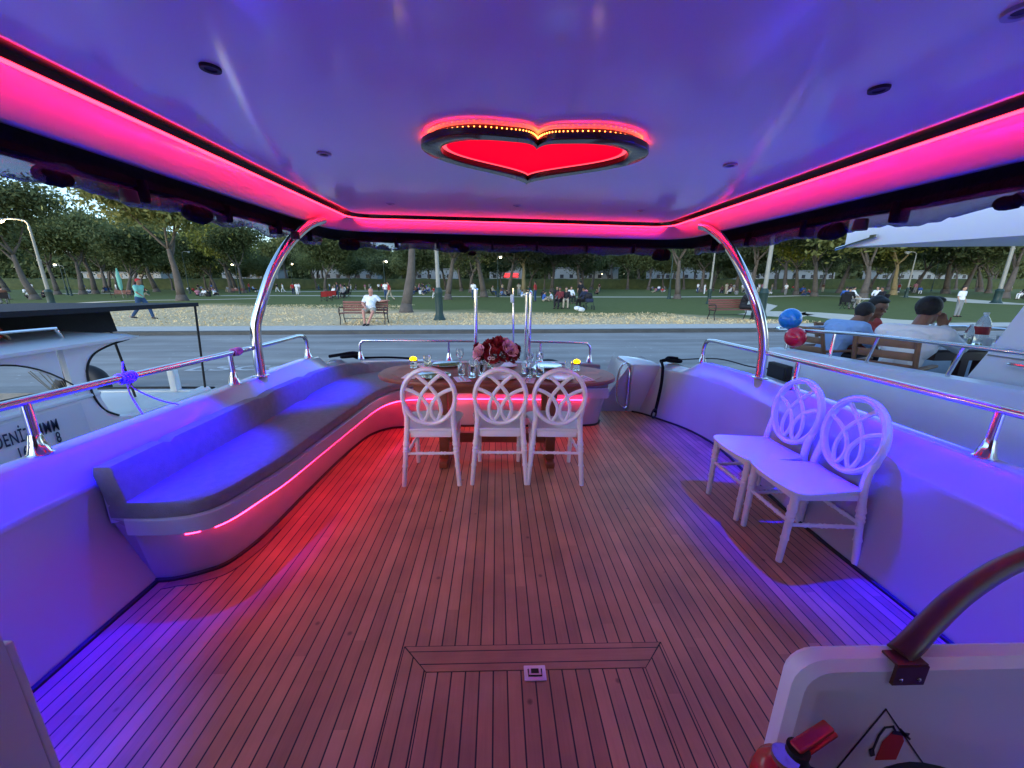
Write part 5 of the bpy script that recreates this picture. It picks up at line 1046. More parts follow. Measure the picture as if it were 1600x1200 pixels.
    if hair:
        Hh = MB()
        if hair == 'short': ell(Hh, h+R@V((0, -.022, .048)), .097, (.93, 1.0, .98), R); ell(Hh, h+R@V((0, .03, .095)), .06, (1.15, 1.0, .55), R); ell(Hh, h+R@V((0, -.050, .012)), .063, (1.1, .75, 1.0), R)
        elif hair == 'quiff': ell(Hh, h+R@V((0, -.030, .050)), .100, (.95, 1.0, .98), R); ell(Hh, h+R@V((0, .055, .118)), .055, (1.15, 1.25, .62), R); ell(Hh, h+R@V((0, .105, .125)), .032, (1.3, 1.2, .7), R); ell(Hh, h+R@V((0, -.055, .010)), .062, (1.15, .7, 1.0), R)
        elif hair == 'long': ell(Hh, h+R@V((0, -.025, .04)), .105, (.98, 1.0, 1.0), R); cap(Hh, h+R@V((0, -.05, .02)), h+R@V((0, -.07, -.20)), .085, .06)
        elif hair == 'scarf': ell(Hh, h+R@V((0, -.018, .03)), .112, (.95, 1.05, 1.1), R); cap(Hh, h+R@V((0, -.03, -.04)), h+R@V((0, -.02, -.16)), .085, .13)
        out['hair'] = remesh(Hh, 'hair', vox)
    return out
skin1 = mat('skin_fair', (.48, .28, .20), .55, var=.08); skin2 = mat('skin_tan', (.26, .13, .085), .5, var=.1); skin3 = mat('skin_flushed', (.52, .24, .18), .5, var=.1)
hairm = mat('black_hair', (.012, .010, .010), .6, var=.5, vscale=80, bump=.4, bscale=150); hairbr = mat('brown_hair', (.06, .035, .02), .6, var=.4, vscale=60)
def cloth(c, name): return mat('cloth_'+name, c, .85, var=.12, vscale=9, bump=.25, bscale=18)
CL = dict(white=(.82, .83, .85), grey=(.25, .26, .27), black=(.015, .015, .02), navy=(.02, .03, .07), blue=(.04, .12, .42), lightblue=(.26, .42, .72), red=(.42, .03, .03), mint=(.20, .52, .42), jeans=(.03, .07, .16), beige=(.42, .36, .27), green=(.05, .12, .06), pink=(.5, .2, .25), yellow=(.5, .4, .1), brown=(.10, .05, .035), darkred=(.14, .02, .03))
def put(fig, loc, rz, label, shirt='white', trs='navy', shoe='black', skin=skin1, hair=hairm, sc=1.0, group=None, eyes=None):
    t = thing('person', loc, label, 'person', group, rz=rz); t.scale = (sc,)*3
    def ch(nm, m, par):
        o = bpy.data.objects.new(nm, fig[nm]); COL.objects.link(o); o.parent = par
        if not fig[nm].materials: fig[nm].materials.append(m)
        o.material_slots[0].link = 'OBJECT'; o.material_slots[0].material = m; return o
    ch('body', skin, t); ch('shirt', cloth(CL[shirt], shirt), t); ch('trousers', cloth(CL[trs], trs), t); ch('shoes', cloth(CL[shoe], shoe), t)
    if 'hair' in fig: ch('hair', hair if hair in (hairm, hairbr) else hair, t)
    if eyes:
        mb = MB(); h, R = eyes
        for s_ in (-1, 1): ell(mb, h+R@Vector((s_*.031, .086, .012)), .011, (1.2, .6, .6), R)
        o = mb.build('eyes', hairm, None); o.parent = t
    return t
FV = {k: figure(J(k), vox=.030, legs=lg, sleeve=sl_, hair=ha) for k, lg, sl_, ha in (('stand', 'long', 'short', 'short'), ('walk', 'long', 'short', 'short'), ('sit', 'long', 'long', 'short'), ('ground', 'long', 'short', 'short'))}
# camp chairs
def campchair(x, y, rz, col, label, sc=1.):
    t = thing('camp_chair', (0, 0, 0), label, 'chair', 'folding camp chairs on the lawn'); c = cloth(CL[col], col)
    mb = MB(); mb.box((0, 0, .42), (.5, .46, .02)); mb.build('seat', c, t); mb = MB(); mb.add([(-.25, -.22, .42), (.25, -.22, .42), (.25, -.34, .88), (-.25, -.34, .88), (-.25, -.24, .42), (.25, -.24, .42), (.25, -.36, .88), (-.25, -.36, .88)], [(0, 1, 2, 3), (7, 6, 5, 4), (0, 4, 5, 1), (2, 6, 7, 3), (0, 3, 7, 4), (1, 5, 6, 2)]); mb.build('backrest', c, t)
    mb = MB()
    for sx in (-1, 1): mb.tube([(sx*.25, -.26, 0), (sx*.25, .22, .44)], .013, 6); mb.tube([(sx*.25, .26, 0), (sx*.25, -.24, .44), (sx*.25, -.36, .88)], .013, 6); mb.tube([(sx*.25, -.24, .60), (sx*.25, .2, .60), (sx*.25, .22, .44)], .013, 6)
    mb.tube([(-.25, .24, 0), (.25, -.24, .4)], .012, 6); mb.tube([(.25, .24, 0), (-.25, -.24, .4)], .012, 6); mb.build('frame', blackrub, t)
    t.location = (x, y, 0); t.rotation_euler = (0, 0, rz); t.scale = (sc,)*3; return t
def P_(px, py, pose, shirt, trs, face, label, sc=1., skin=skin1, group=None, chair=None, hair=hairm):
    x, y = G(px, py); z = 0
    put(FV[pose], (x, y, z), face, label, shirt, trs, skin=skin, sc=sc, group=group, hair=hair)
    if pose == 'sit': campchair(x, y, face, chair or 'black', 'camp chair under the '+' '.join(label.split()[:12]), sc)
# nearest park people
jm = J('sit'); jm['pel'] = Vector((0, 0, .55)); jm['che'] = Vector((.0, -.14, .90)); jm['nec'] = Vector((0, -.14, 1.07)); jm['hea'] = Vector((-.03, -.10, 1.22)); jm['el'] = [Vector((-.34, -.20, .86)), Vector((.28, .02, .78))]; jm['wr'] = [Vector((-.52, -.22, .88)), Vector((.12, .26, .66))]; jm['kn'] = [Vector((-.20, .40, .50)), Vector((.15, .40, .52))]; jm['an'] = [Vector((-.02, .52, .08)), Vector((.12, .46, .08))]
Rm = Matrix.Rotation(-.5, 3, 'Z')
x, y = G(582, 506.5); manfig = figure(jm, vox=.016, legs='short', look=Rm, hair=None, belly=.02, bulk=1.12)
put(manfig, (x, y-.05, 0), pi, 'person, balding man in a white t-shirt and pale shorts sitting on the left bench', 'white', 'beige', 'black', skin3)
jw = J('sit'); jw['che'] = Vector((0, .06, .88)); jw['nec'] = Vector((0, .12, 1.04)); jw['hea'] = Vector((0, .18, 1.16)); jw['el'] = [Vector((-.2, .26, .84)), Vector((.2, .28, .84))]; jw['wr'] = [Vector((-.1, .42, 1.02)), Vector((.08, .40, 1.06))]; jw['kn'] = [Vector((-.1, .42, .52)), Vector((.1, .40, .56))]; jw['an'] = [Vector((-.06, .40, .08)), Vector((.12, .62, .16))]
x, y = G(1157, 499); put(figure(jw, vox=.018, sleeve='long', hair='scarf'), (x, y-.02, 0), pi+.75, 'person in black with a headscarf holding up a phone on the right bench', 'black', 'black', skin=skin1, hair=cloth(CL['black'], 'black'))
P_(226, 499, 'walk', 'mint', 'jeans', -1.5, 'person in a mint t-shirt and jeans walking over the dry grass behind the black awning', skin=skin2, hair=cloth(CL['red'], 'red'))
P_(1494, 495, 'stand', 'white', 'grey', 3.3, 'person, boy in a white t-shirt and grey trousers standing on the pavement at right', .80, skin=skin1)
P_(836, 471, 'stand', 'red', 'jeans', 1.2, 'person in a red t-shirt standing by the picnic group, middle of the lawn', skin=skin2)
P_(849, 471, 'ground', 'blue', 'beige', -1.4, 'person in a bright blue top sitting on the grass beside the man in red'); P_(862, 470, 'ground', 'white', 'beige', 1.5, 'person in white sitting on the grass opposite the bright blue top')
P_(848, 466, 'ground', 'black', 'black', -.4, 'person in black sitting behind the bright blue top', skin=skin2)
P_(874, 482, 'sit', 'darkred', 'black', pi-.6, 'person in dark red sitting in a camp chair reading, middle of the lawn', skin=skin2); P_(884, 482, 'sit', 'black', 'beige', pi-.2, 'person in black top and beige trousers seated beside the dark red one')
P_(892, 474, 'sit', 'white', 'black', pi+.3, 'person in white sitting just behind the camp chairs'); P_(870, 473, 'sit', 'black', 'grey', pi, 'person in black in a chair behind the dark red one')
P_(911, 482, 'sit', 'navy', 'black', .6, 'person in navy sitting beside the pushchair', skin=skin2)
P_(906, 473, 'stand', 'black', 'black', .4, 'person in black standing beside the pushchair'); P_(610, 470, 'walk', 'red', 'beige', 1.6, 'person in a long red top walking right of the small lit lamp'); P_(603.5, 467, 'stand', 'white', 'jeans', 0, 'person in white half hidden by the small lamp post'); P_(592, 455, 'stand', 'white', 'black', 0, 'person in white top and black trousers far across the lawn')
P_(679, 467, 'walk', 'red', 'white', .8, 'person, child in a red top running beside the tall lamp post', .72); P_(740, 468, 'stand', 'white', 'jeans', 0, 'person in white and jeans standing behind the gangway rail'); P_(1165, 455, 'stand', 'black', 'navy', 0, 'person in black standing behind the woman on the bench')
for i, (px, py, c, f) in enumerate([(507, 471, 'red', .5), (515, 470, 'red', .5), (521, 468, 'red', .6)]): x, y = G(px, py); campchair(x, y, f, 'red', ['nearest of the three red camp chairs on the lawn', 'middle one of the three red camp chairs on the lawn', 'farthest of the three red camp chairs on the lawn'][i])
P_(529, 467, 'stand', 'navy', 'navy', 2, 'person in dark navy standing right of the red camp chairs', skin=skin2); P_(537, 466, 'sit', 'grey', 'black', pi, 'person in grey sitting right of the red camp chairs'); P_(545, 465, 'sit', 'black', 'black', 1.8, 'person in black at the right end of the red chair group')
P_(522, 466, 'sit', 'white', 'grey', 2.6, 'person in white sitting behind the red camp chairs'); P_(434, 457, 'walk', 'black', 'white', 1.4, 'person in black top and white trousers just right of the left arch'); P_(443, 457, 'walk', 'white', 'white', 1.8, 'person all in white walking right of the left arch')
P_(459, 461, 'walk', 'red', 'navy', .5, 'person in red in the group below the small lamp'); P_(465, 461, 'stand', 'white', 'white', .2, 'person in white pushing a pram below the small lamp'); P_(469, 459, 'stand', 'white', 'grey', 2.2, 'person in white and grey below the small lamp')
P_(309, 462, 'ground', 'pink', 'black', .4, 'person in pink sitting in the picnic group near the left arch', 1.1); P_(321, 463, 'ground', 'white', 'grey', 3.0, 'person in white at the centre of the picnic group near the left arch', 1.15); P_(335, 462, 'ground', 'white', 'black', -1.4, 'person in white at the right of the picnic group near the left arch', 1.1); P_(328, 463.5, 'ground', 'black', 'black', 1.2, 'person in black lying low in the picnic group near the left arch', 1.0)
P_(49, 466, 'ground', 'white', 'black', 1.4, 'person in a white shirt sitting on the grass left of the tall lamp'); P_(68, 465, 'ground', 'black', 'black', -1.3, 'person in black sitting right beside the tall lamp post'); P_(38, 458, 'ground', 'white', 'beige', 0, 'person in white far left under the trees'); P_(52, 458, 'stand', 'white', 'beige', 0, 'person in white standing far left under the trees')
P_(8, 475, 'sit', 'brown', 'grey', .9, 'person in brown sitting at the far left edge'); P_(5, 468, 'sit', 'black', 'grey', -.9, 'person in black sitting at the far left edge'); P_(233, 462, 'ground', 'green', 'beige', 2, 'person in green sitting behind the man in mint')
P_(1323, 483, 'sit', 'black', 'grey', -1.2, 'person in black in a chair left of the very thick trunk', skin=skin1); P_(1318, 478, 'sit', 'blue', 'black', -.6, 'person in blue in a chair left of the very thick trunk'); P_(1330, 476, 'sit', 'white', 'beige', -1.8, 'person in white in a chair beside the very thick trunk')
P_(1372, 481, 'sit', 'black', 'beige', 1.4, 'person in black in a chair right of the very thick trunk', skin=skin2); P_(1366, 475, 'sit', 'white', 'black', 2.0, 'person in white and black right of the very thick trunk'); P_(1598, 468, 'sit', 'black', 'white', 1.2, 'person in black sitting at the far right edge'); P_(1420, 458, 'sit', 'black', 'grey', 1, 'person in black sitting far behind the man in white')
x, y = G(1347, 483); t = thing('folding_table', (x, y, 0), 'white folding table in front of the very thick trunk', 'table'); mb = MB(); mb.box((x, y, .62), (1.0, .6, .03), bev=.01); mb.build('table_top', china, t)
for sx in (-1, 1): mb = MB(); mb.tube([(x+sx*.4, y-.25, 0), (x-sx*.3, y-.25, .6)], .014, 6); mb.tube([(x+sx*.4, y+.25, 0), (x-sx*.3, y+.25, .6)], .014, 6); mb.build('leg', steel, t)
# crowds: every person an object
rc = random.Random(21); cols = ['white', 'black', 'navy', 'grey', 'red', 'beige', 'lightblue', 'green', 'white', 'black', 'brown', 'pink', 'blue']
LM = [(-80, 'beyond the left edge of the photo'), (40, 'above the far left awning'), (130, 'above the twin-trunk tree'), (215, 'above the man in mint'), (300, 'behind the large pale trunk'), (360, 'left of the left arch'), (440, 'right of the left arch'), (510, 'above the red camp chairs'), (580, 'above the man on the bench'), (640, 'at the smooth leaning trunk'), (690, 'at the tall grey lamp post'), (740, 'left of the gangway rail'), (790, 'above the gangway rail'), (835, 'above the man in red'), (885, 'above the camp-chair readers'), (930, 'right of the pushchair'), (1000, 'above the middle lawn'), (1060, 'at the straight grey trunk'), (1110, 'above the left end of the right bench'), (1160, 'above the woman in black'), (1210, 'right of the right arch'), (1260, 'above the balloons'), (1330, 'at the very thick trunk'), (1395, 'at the pale forked trunk'), (1450, 'left of the boy in white'), (1510, 'right of the boy in white'), (1570, 'at the right-hand lamp post'), (1700, 'beyond the right edge of the photo')]
def near(o):
    d = Vector(o.location)-EYE; q_ = d.dot(_f); px = 800+F*d.dot(_r)/q_; return min(LM, key=lambda t: abs(t[0]-px))[1]
for o in list(bpy.data.objects):
    if o.get('group') == 'distant trees at the back of the park': o['label'] = 'distant dark tree '+near(o)
    if o.get('group') == 'middle-distance park trees': o['label'] = 'mid-distance dark tree '+near(o)
def crowd(px0, px1, py0, py1, n, where, ps=('ground', 'ground', 'sit', 'stand')):
    for i in range(n):
        c = rc.choice(cols); k = rc.choice(ps); tc_ = rc.choice(['black', 'jeans', 'grey', 'beige', 'white'])
        w1 = {'ground': 'sitting on the grass', 'sit': 'sitting in a chair', 'stand': 'standing', 'walk': 'walking'}[k]
        x, y = G(rc.uniform(px0, px1), rc.uniform(py0, py1)); f = rc.uniform(0, 6.28)
        put(FV[k], (x, y, 0), f, 'person in %s %s %s' % (c, w1, where), c, tc_, skin=rc.choice([skin1, skin2]), group='distant people %s' % where, sc=rc.uniform(.92, 1.05))
        if k == 'sit': campchair(x, y, f, rc.choice(['black', 'green', 'blue']), rc.choice(['low', 'small'])+' folding chair under a distant person, '+where)
crowd(640, 672, 455, 461, 22, 'left of the grey lamp post'); crowd(1122, 1195, 455, 461, 26, 'above the right bench'); crowd(1085, 1105, 455, 460, 6, 'above the right bench'); crowd(1012, 1046, 454, 458, 9, 'right of the middle lawn trees')
crowd(955, 990, 450, 452, 7, 'far across the middle lawn', ('stand', 'ground')); crowd(795, 835, 458, 464, 7, 'under the yellowish trunk'); crowd(760, 795, 458, 463, 6, 'near the parked bicycles')
crowd(475, 600, 451, 455, 20, 'far behind the red chairs', ('stand', 'walk', 'ground')); crowd(120, 225, 455, 460, 14, 'under the dark trees at left'); crowd(285, 420, 453, 457, 14, 'far behind the left arch'); crowd(1200, 1300, 456, 462, 10, 'behind the balloons'); crowd(1400, 1440, 457, 460, 6, 'behind the man in the white boat shirt'); crowd(905, 955, 456, 462, 5, 'beyond the pushchair'); crowd(1560, 1600, 462, 466, 4, 'by the right edge')
# pushchair
x, y = G(920, 484); t = thing('pushchair', (x, y, 0), 'dark pushchair with big wheels on the lawn beside a sitting person', 'pushchair')
mb = MB(); mb.box((x, y, .55), (.42, .5, .22), bev=.06); mb.build('seat_pod', cloth(CL['navy'], 'navy'), t); mb = MB(); mb.sphere((x, y+.15, .80), .26, 12, 8, (.9, 1, .8)); mb.build('hood', cloth(CL['black'], 'black'), t)
mb = MB(); mb.tube([(x-.22, y-.3, .15), (x-.22, y+.4, 1.05), (x+.22, y+.4, 1.05), (x+.22, y-.3, .15)], .014, 6); mb.build('frame', blackrub, t)
for sx in (-1, 1):
    for yy in (-.3, .28): mb = MB(); mb.tube([(x+sx*.24, y+yy+.12*cos(a), .13+.12*sin(a)) for a in [k*2*pi/16 for k in range(16)]], .018, 6, True); mb.build('wheel', blackrub, t)
# white bags by the picnic
for i, (px, py, lb) in enumerate([(902, 485, 'white plastic bag on the dry grass left of the pushchair'), (908, 487, 'crumpled white bag in front of the pushchair')]):
    x, y = G(px, py); mb = MB(); mb.sphere((x, y, .12), .17, 10, 7, (1.2, 1, .75), .12); tag(mb.build('plastic_bag', china), lb, 'bag', 'white bags')
# bicycles parked under the trees
def bicycle(px, py, rz, label):
    x, y = G(px, py); t = thing('bicycle', (0, 0, 0), label, 'bicycle', 'bicycles parked under the trees')
    for xx in (-.52, .52): mb = MB(); mb.tube([(xx+.33*cos(a), 0, .34+.33*sin(a)) for a in [k*2*pi/20 for k in range(20)]], .02, 6, True); mb.tube([(xx-.33, 0, .34), (xx+.33, 0, .34)], .006, 4); mb.tube([(xx, 0, .01), (xx, 0, .67)], .006, 4); mb.build('wheel', blackrub, t)
    mb = MB(); mb.tube([(-.52, 0, .34), (-.05, 0, .30), (.38, 0, .72), (-.18, 0, .76), (-.52, 0, .34)], .018, 6); mb.tube([(-.05, 0, .30), (-.20, 0, .88)], .018, 6); mb.tube([(.52, 0, .34), (.36, 0, .95)], .018, 6); mb.build('frame', polegrey, t)
    mb = MB(); mb.box((-.2, 0, .90), (.24, .12, .05), bev=.02); mb.build('saddle', blackrub, t); mb = MB(); mb.tube([(.34, -.25, .98), (.36, 0, .95), (.34, .25, .98)], .014, 6); mb.build('handlebar', blackrub, t)
    t.location = (x, y, 0); t.rotation_euler = (0, 0, rz)
bicycle(766, 461, .3, 'bicycle leaning under the trees left of the small lit lamp'); bicycle(790, 461, -.2, 'bicycle parked under the trees right of the small lit lamp'); bicycle(1432, 458, .2, 'bicycle parked far behind the man in the white shirt')
# folded parasol
x, y = G(193, 466); t = thing('folded_parasol', (x, y, 0), 'folded turquoise parasol on a pole behind the black awning', 'parasol'); mb = MB(); mb.lathe([(.10, 0), (.17, .3), (.20, 1.1), (.12, 1.9), (.04, 2.3)], (x, y, .9), 10); mb.build('canopy', cloth(CL['mint'], 'mint'), t); mb = MB(); mb.tube([(x, y, 0), (x, y, 1.0)], .03, 8); mb.build('pole', polegrey, t)
# ------------------------------------------------------------------ neighbouring boat on the left
nb = thing('neighbour_boat', (-4.2, 2, -1), 'white low cabin boat with arched side windows and a black awning, moored on the left', 'boat')
def strips(samples, x, th, loops_side=1):
    """wall in the plane x, given (y, z0, z1)"""
    mb = MB(); L_ = [[(x, y, z0), (x, y, z1), (x-th, y, z1), (x-th, y, z0)] for y, z0, z1 in samples]; mb.loft(L_, closed=True, capa=True, capb=True, smooth=False); return mb
X0 = -3.3
# lower hull with moulded sheer line
hs = [(-1.0+i*.2, -1.05, .62) for i in range(20)]
mb = MB(); L_ = []
for y in [-1.0+i*.2 for i in range(22)]: L_.append([(X0+.12, y, -1.05), (X0+.03, y, .1), (X0, y, .585), (X0+.012, y, .592), (X0+.012, y, .61), (X0-.01, y, .622), (X0-.015, y, .685), (X0-.08, y, .69), (X0-.10, y, .0)])
mb.loft(L_, closed=False); hull = mb.build('hull', gelnl, nb)
# aft quarter: low sides and the small deck
mb = MB(); L_ = []
for y, z in ((3.19, .60), (3.24, .45), (3.32, .37), (3.45, .335), (3.8, .325), (4.2, .33), (4.40, .34)): L_.append([(X0+.12, y, -1.05), (X0+.02, y, .1), (X0, y, z-.02), (X0-.02, y, z), (X0-.10, y, z), (X0-.12, y, .28)])
mb.loft(L_, closed=False); mb.build('quarter', gelnl, nb)
mb = MB(); mb.prism([(X0-.05, 3.0), (X0-.02, 4.40), (-4.0, 4.44), (-4.7, 4.40), (-5.0, 4.2), (-5.05, 3.0)], .24, .285); mb.build('aft_deck', gelnl, nb)
mb = MB(); mb.box((-4.1, 4.42, -.35), (1.7, .08, 1.3)); mb.build('stern_plate', gelnl, nb)
mb = MB(); mb.tube(smoothpath([(X0+.0, 4.45, .30), (-4.0, 4.48, .30), (-4.7, 4.44, .30), (-5.05, 4.2, .30), (-5.1, 3.2, .30)], 4), .022, 8); mb.build('rub_rail', blackrub, nb)
# side wall with arched window and the C-shaped end
def ztop(y): # underside of the arch window
    return .955-.24*max(0, (y-2.55)/.47)**2.2 if y > 2.55 else .955-.02*(2.55-y)
S1 = [(y, .66, .70) for y in (-1.0, 1.2)] 
mb = strips([(-1.0, .64, 1.0), (1.15, .64, 1.0)], X0, .045)
L_ = [(1.15+.01+i*.0605, ztop(1.16+i*.0605), 1.0) for i in range(32)]; L_ = [(y, max(.69, z0), 1.0) for y, z0, _ in L_ if y < 3.02]
m2 = strips(L_, X0, .045); mb.add(m2.v, m2.f)
cut = [(3.02, .64, 1.0), (3.10, .60, 1.0), (3.13, .50, 1.0)]
m2 = strips([(3.021, .64, 1.0), (3.10, .55, 1.0), (3.139, .45, 1.0)], X0, .045); mb.add(m2.v, m2.f)
m2 = strips([(3.14, .80, 1.0), (3.17, .86, 1.0), (3.24, .93, 1.0), (3.36, .97, 1.0), (3.5, .99, 1.0)], X0, .045); mb.add(m2.v, m2.f)
m2 = strips([(3.14, .40, .60), (3.16, .36, .52), (3.2, .33, .46), (3.28, .30, .38)], X0, .045); mb.add(m2.v, m2.f)
sw = mb.build('cabin_side', gelnl, nb)
mb = MB(); mb.tube(smoothpath([(X0+.006, 3.56, 1.0), (X0+.006, 3.36, .965), (X0+.006, 3.22, .91), (X0+.006, 3.15, .81), (X0+.006, 3.135, .68), (X0+.006, 3.15, .56), (X0+.006, 3.20, .45), (X0+.006, 3.30, .37)], 5), .008, 6); mb.build('edge_trim', blackrub, nb)
mb = MB(); mb.tube([(X0+.004, y, max(.692, ztop(y))) for y in [1.16+i*.062 for i in range(31)]], .006, 6); mb.build('window_trim', blackrub, nb)
mb = MB()
for y in (-.6, .6, 1.9, 3.0): mb.box((-5.05, y, .65), (.06, .10, .72))
mb.box((-5.06, 1.0, .12), (.06, 4.6, .40)); mb.box((-5.06, 1.0, -.6), (.06, 4.6, 1.0)); mb.build('far_side', gelnl, nb)
mb = MB(); L_ = []
for y in (-1.0, 0, 1, 2, 3, 3.45, 3.56, 3.60): 
    e = 0 if y < 3.55 else .02
    L_.append([(X0+.06, y, 1.0+e*.5), (X0+.065, y, 1.025), (X0+.03, y, 1.045-e), (X0-.05, y, 1.06-e), (-4.2, y+.0, 1.10-e), (-5.0, y, 1.06-e), (-5.12, y, 1.02), (-5.12, y, .995), (X0, y, .995)])
mb.loft(L_, closed=True, capa=True, capb=True); mb.build('cabin_roof', gelnl, nb)
mb = MB(); mb.tube(smoothpath([(X0-.12, -1, 1.15), (X0-.12, 2.0, 1.15), (X0-.12, 3.02, 1.145), (X0-.12, 3.12, 1.13), (X0-.12, 3.16, 1.06)], 5), .012, 8)
for y in (.5, 1.9): mb.tube([(X0-.12, y, 1.05), (X0-.12, y, 1.15)], .010, 6)
mb.build('roof_rail', steel, nb)
navyc = mat('black_awning_cloth', (.010, .012, .018), .75, var=.2, vscale=20, bump=.2)
aw = bpy.data.objects.new('awning', None); COL.objects.link(aw); aw.parent = nb; aw.location = (0, 0, 1)
mb = MB(); mb.add([(X0-.02, -1, 1.33), (X0-.02, 4.50, 1.275), (-5.1, 4.50, 1.275), (-5.1, -1, 1.33), (X0-.02, -1, 1.29), (X0-.02, 4.50, 1.235), (-5.1, 4.50, 1.235), (-5.1, -1, 1.29)], [(0, 1, 2, 3), (4, 7, 6, 5), (0, 4, 5, 1), (1, 5, 6, 2), (2, 6, 7, 3), (3, 7, 4, 0)]); mb.build('top_cloth', navyc, aw)
mb = MB(); mb.yzprism([(-1, 1.06), (4.16, 1.0), (4.12, 1.28), (-1, 1.30)], -3.97, -3.94); mb.build('side_cloth', navyc, aw)
mb = MB(); mb.tube([(X0-.04, 4.47, 1.25), (X0-.03, 4.36, .30)], .011, 8); mb.build('strut', blackrub, aw); mb = MB(); mb.tube([(-3.95, 4.1, 1.0), (-3.93, 4.16, .29)], .011, 8); mb.build('strut', blackrub, aw)
inkn = mat('navy_lettering', (.015, .03, .09), .5, var=0)
def side_text(s, y, z, size, xs):
    t = text_mesh(s, size, 'lettering', inkn, .0006, xs); t.parent = nb; t.matrix_world = Matrix.Translation((X0+.055 if z < .5 else X0+.05, y, z)) @ Matrix.Rotation(pi/2, 4, 'Z') @ Matrix.Rotation(pi/2-.05, 4, 'X'); t.location = Vector(t.matrix_world.translation)-nb.location; t['label'] = 'navy registration lettering'
mbp = MB(); mbp.box((0, 0, 0), (.001, .72, .27)); pnl = mbp.build('name_panel', mat('sticker_grey', (.68, .76, .82), .4, var=.03), nb, keep=True); pnl.location = Vector((X0+.030, 2.66, .435))-nb.location; pnl.rotation_euler = (0, -.055, 0)
def stext(s, y, z, size, xs):
    t = text_mesh(s, size, 'lettering', inkn, .0006, xs); t.parent = nb; t.location = Vector((X0+.0325+(.50-z)*.055, y, z))-nb.location; t.rotation_euler = (pi/2, 0, pi/2)
stext('DENİZ MMM', 2.44, .425, .125, .49); stext('1668', 2.53, .315, .115, .55); stext('8', 2.775, .335, .115, .55)
# things on the left boat
mb = MB(); mb.tube([(-3.62+.155*cos(a), 2.66+.21*sin(a), 1.135+.012*cos(a)) for a in [k*2*pi/40 for k in range(40)]], .052, 14, True); lb = thing('lifebuoy', (-3.6, 2.64, 1.1), 'orange-red lifebuoy lying on the roof of the left boat', 'lifebuoy'); mb.build('ring', mat('orange_red', (.55, .06, .03), .45, var=.15), lb)
mb = MB(); mb.tube([(-3.62+.225*cos(a), 2.66+.275*sin(a), 1.115+.03*sin(a*4)) for a in [k*2*pi/40 for k in range(40)]], .007, 6, True); mb.build('grab_rope', mat('tan_rope', (.45, .33, .18), .8), lb)
x, y = G(276, 611, .285); mb = MB(); mb.box((x, y, .41), (.075, .075, .25), bev=.01); tag(mb.build('mooring_post', gelnl), 'short white post standing on the stern of the left boat', 'post')
mb = MB(); r = random.Random(4); pts = []
for k in range(60): a = k*.9; pts.append((-3.72+.10*cos(a)+r.uniform(-.02, .02), 3.42+.14*sin(a)+r.uniform(-.02, .02), .295+.0012*k))
mb.tube(smoothpath(pts, 3), .009, 6); tag(mb.build('rope_coil', mat('grey_rope', (.16, .15, .13), .9)), 'grey coiled rope on the aft deck of the left boat', 'rope')
mb = MB()
for k in range(7): a = k*.9; mb.tube(smoothpath([(-3.66, 3.42, .31), (-3.72+.03*cos(a), 3.35+.04*sin(a), .5), (-3.80+.07*cos(a), 3.30+.10*sin(a), .78)], 4), .003, 4)
tag(mb.build('bamboo_whisk', mat('dry_twig', (.32, .27, .2), .9)), 'thin bundle of dry twigs standing by the rope coil on the left boat', 'twigs')

# ------------------------------------------------------------------ boat on the right with the party
rb = thing('neighbour_boat', (4.3, 2, -1), 'white open boat with flat roof and people at a table, on the right', 'boat')
XR = 3.2
def gz(y): return .745+.040*(4.45-y)
mb = MB(); L_ = []
for y in [-1+i*.25 for i in range(22)]+[4.40, 4.47]:
    z = gz(y)-(.03 if y > 4.42 else 0); z -= .0
    L_.append([(XR-.0, y, -1.05), (XR-.03, y, .2), (XR, y, z-.03), (XR+.02, y, z), (XR+.15, y, z+.005), (XR+.18, y, z-.02), (XR+.19, y, .08)])
mb.loft(L_, closed=False); mb.build('hull', gelnb, rb)
mb = MB(); mb.prism([(XR+.02, -1), (XR+.02, 4.47), (XR+.5, 4.6), (5.7, 4.6), (5.9, 4.4), (5.9, -1)], .03, .08); mb.build('deck', mat('pale_deck_paint', (.36, .33, .29), .7, var=.1), rb)
mb = MB(); mb.prism([(XR+.0, 4.42), (XR+.35, 4.55), (5.6, 4.58), (5.85, 4.45), (5.85, 4.53), (5.6, 4.66), (XR+.3, 4.63), (XR-.0, 4.50)], -1.05, .70); mb.build('stern_bulwark', gelnb, rb)
mb = MB(); mb.box((5.88, 1.7, -.15), (.12, 5.6, 1.6), bev=.03); mb.build('far_bulwark', gelnb, rb)
mb = MB(); mb.add([(XR, -.8, 1.655), (XR, 3.62, 1.80), (6.1, 3.62, 1.83), (6.1, -.8, 1.685), (XR-.02, -.8, 2.30), (XR-.02, 3.60, 2.28), (6.1, 3.60, 2.30), (6.1, -.8, 2.32)], [(0, 1, 2, 3), (7, 6, 5, 4), (0, 4, 5, 1), (1, 5, 6, 2), (2, 6, 7, 3), (3, 7, 4, 0)]); mb.build('roof', gelnl, rb)  # roof uses the brighter copy: sky-lit look put into its colour
mb = MB(); mb.tube([(XR-.03, 3.30, 1.86), (XR-.03, 3.68, 1.79)], .012, 6); mb.box((XR-.03, 3.32, 1.865), (.02, .06, .02)); mb.build('roof_bracket', steel, rb)
mb = MB(); mb.yzprism([(-1, .08), (2.78, .08), (2.76, .72), (2.66, .98), (2.52, 1.40), (2.36, 1.80), (-1, 1.80)], 3.60, 3.68); mb.yzprism([(-1, .08), (2.74, .08), (2.72, .72), (2.62, .98), (2.47, 1.40), (2.31, 1.79), (-1, 1.79)], 3.68, 5.7); wl = mb.build('cabin_wall', gelnb, rb)
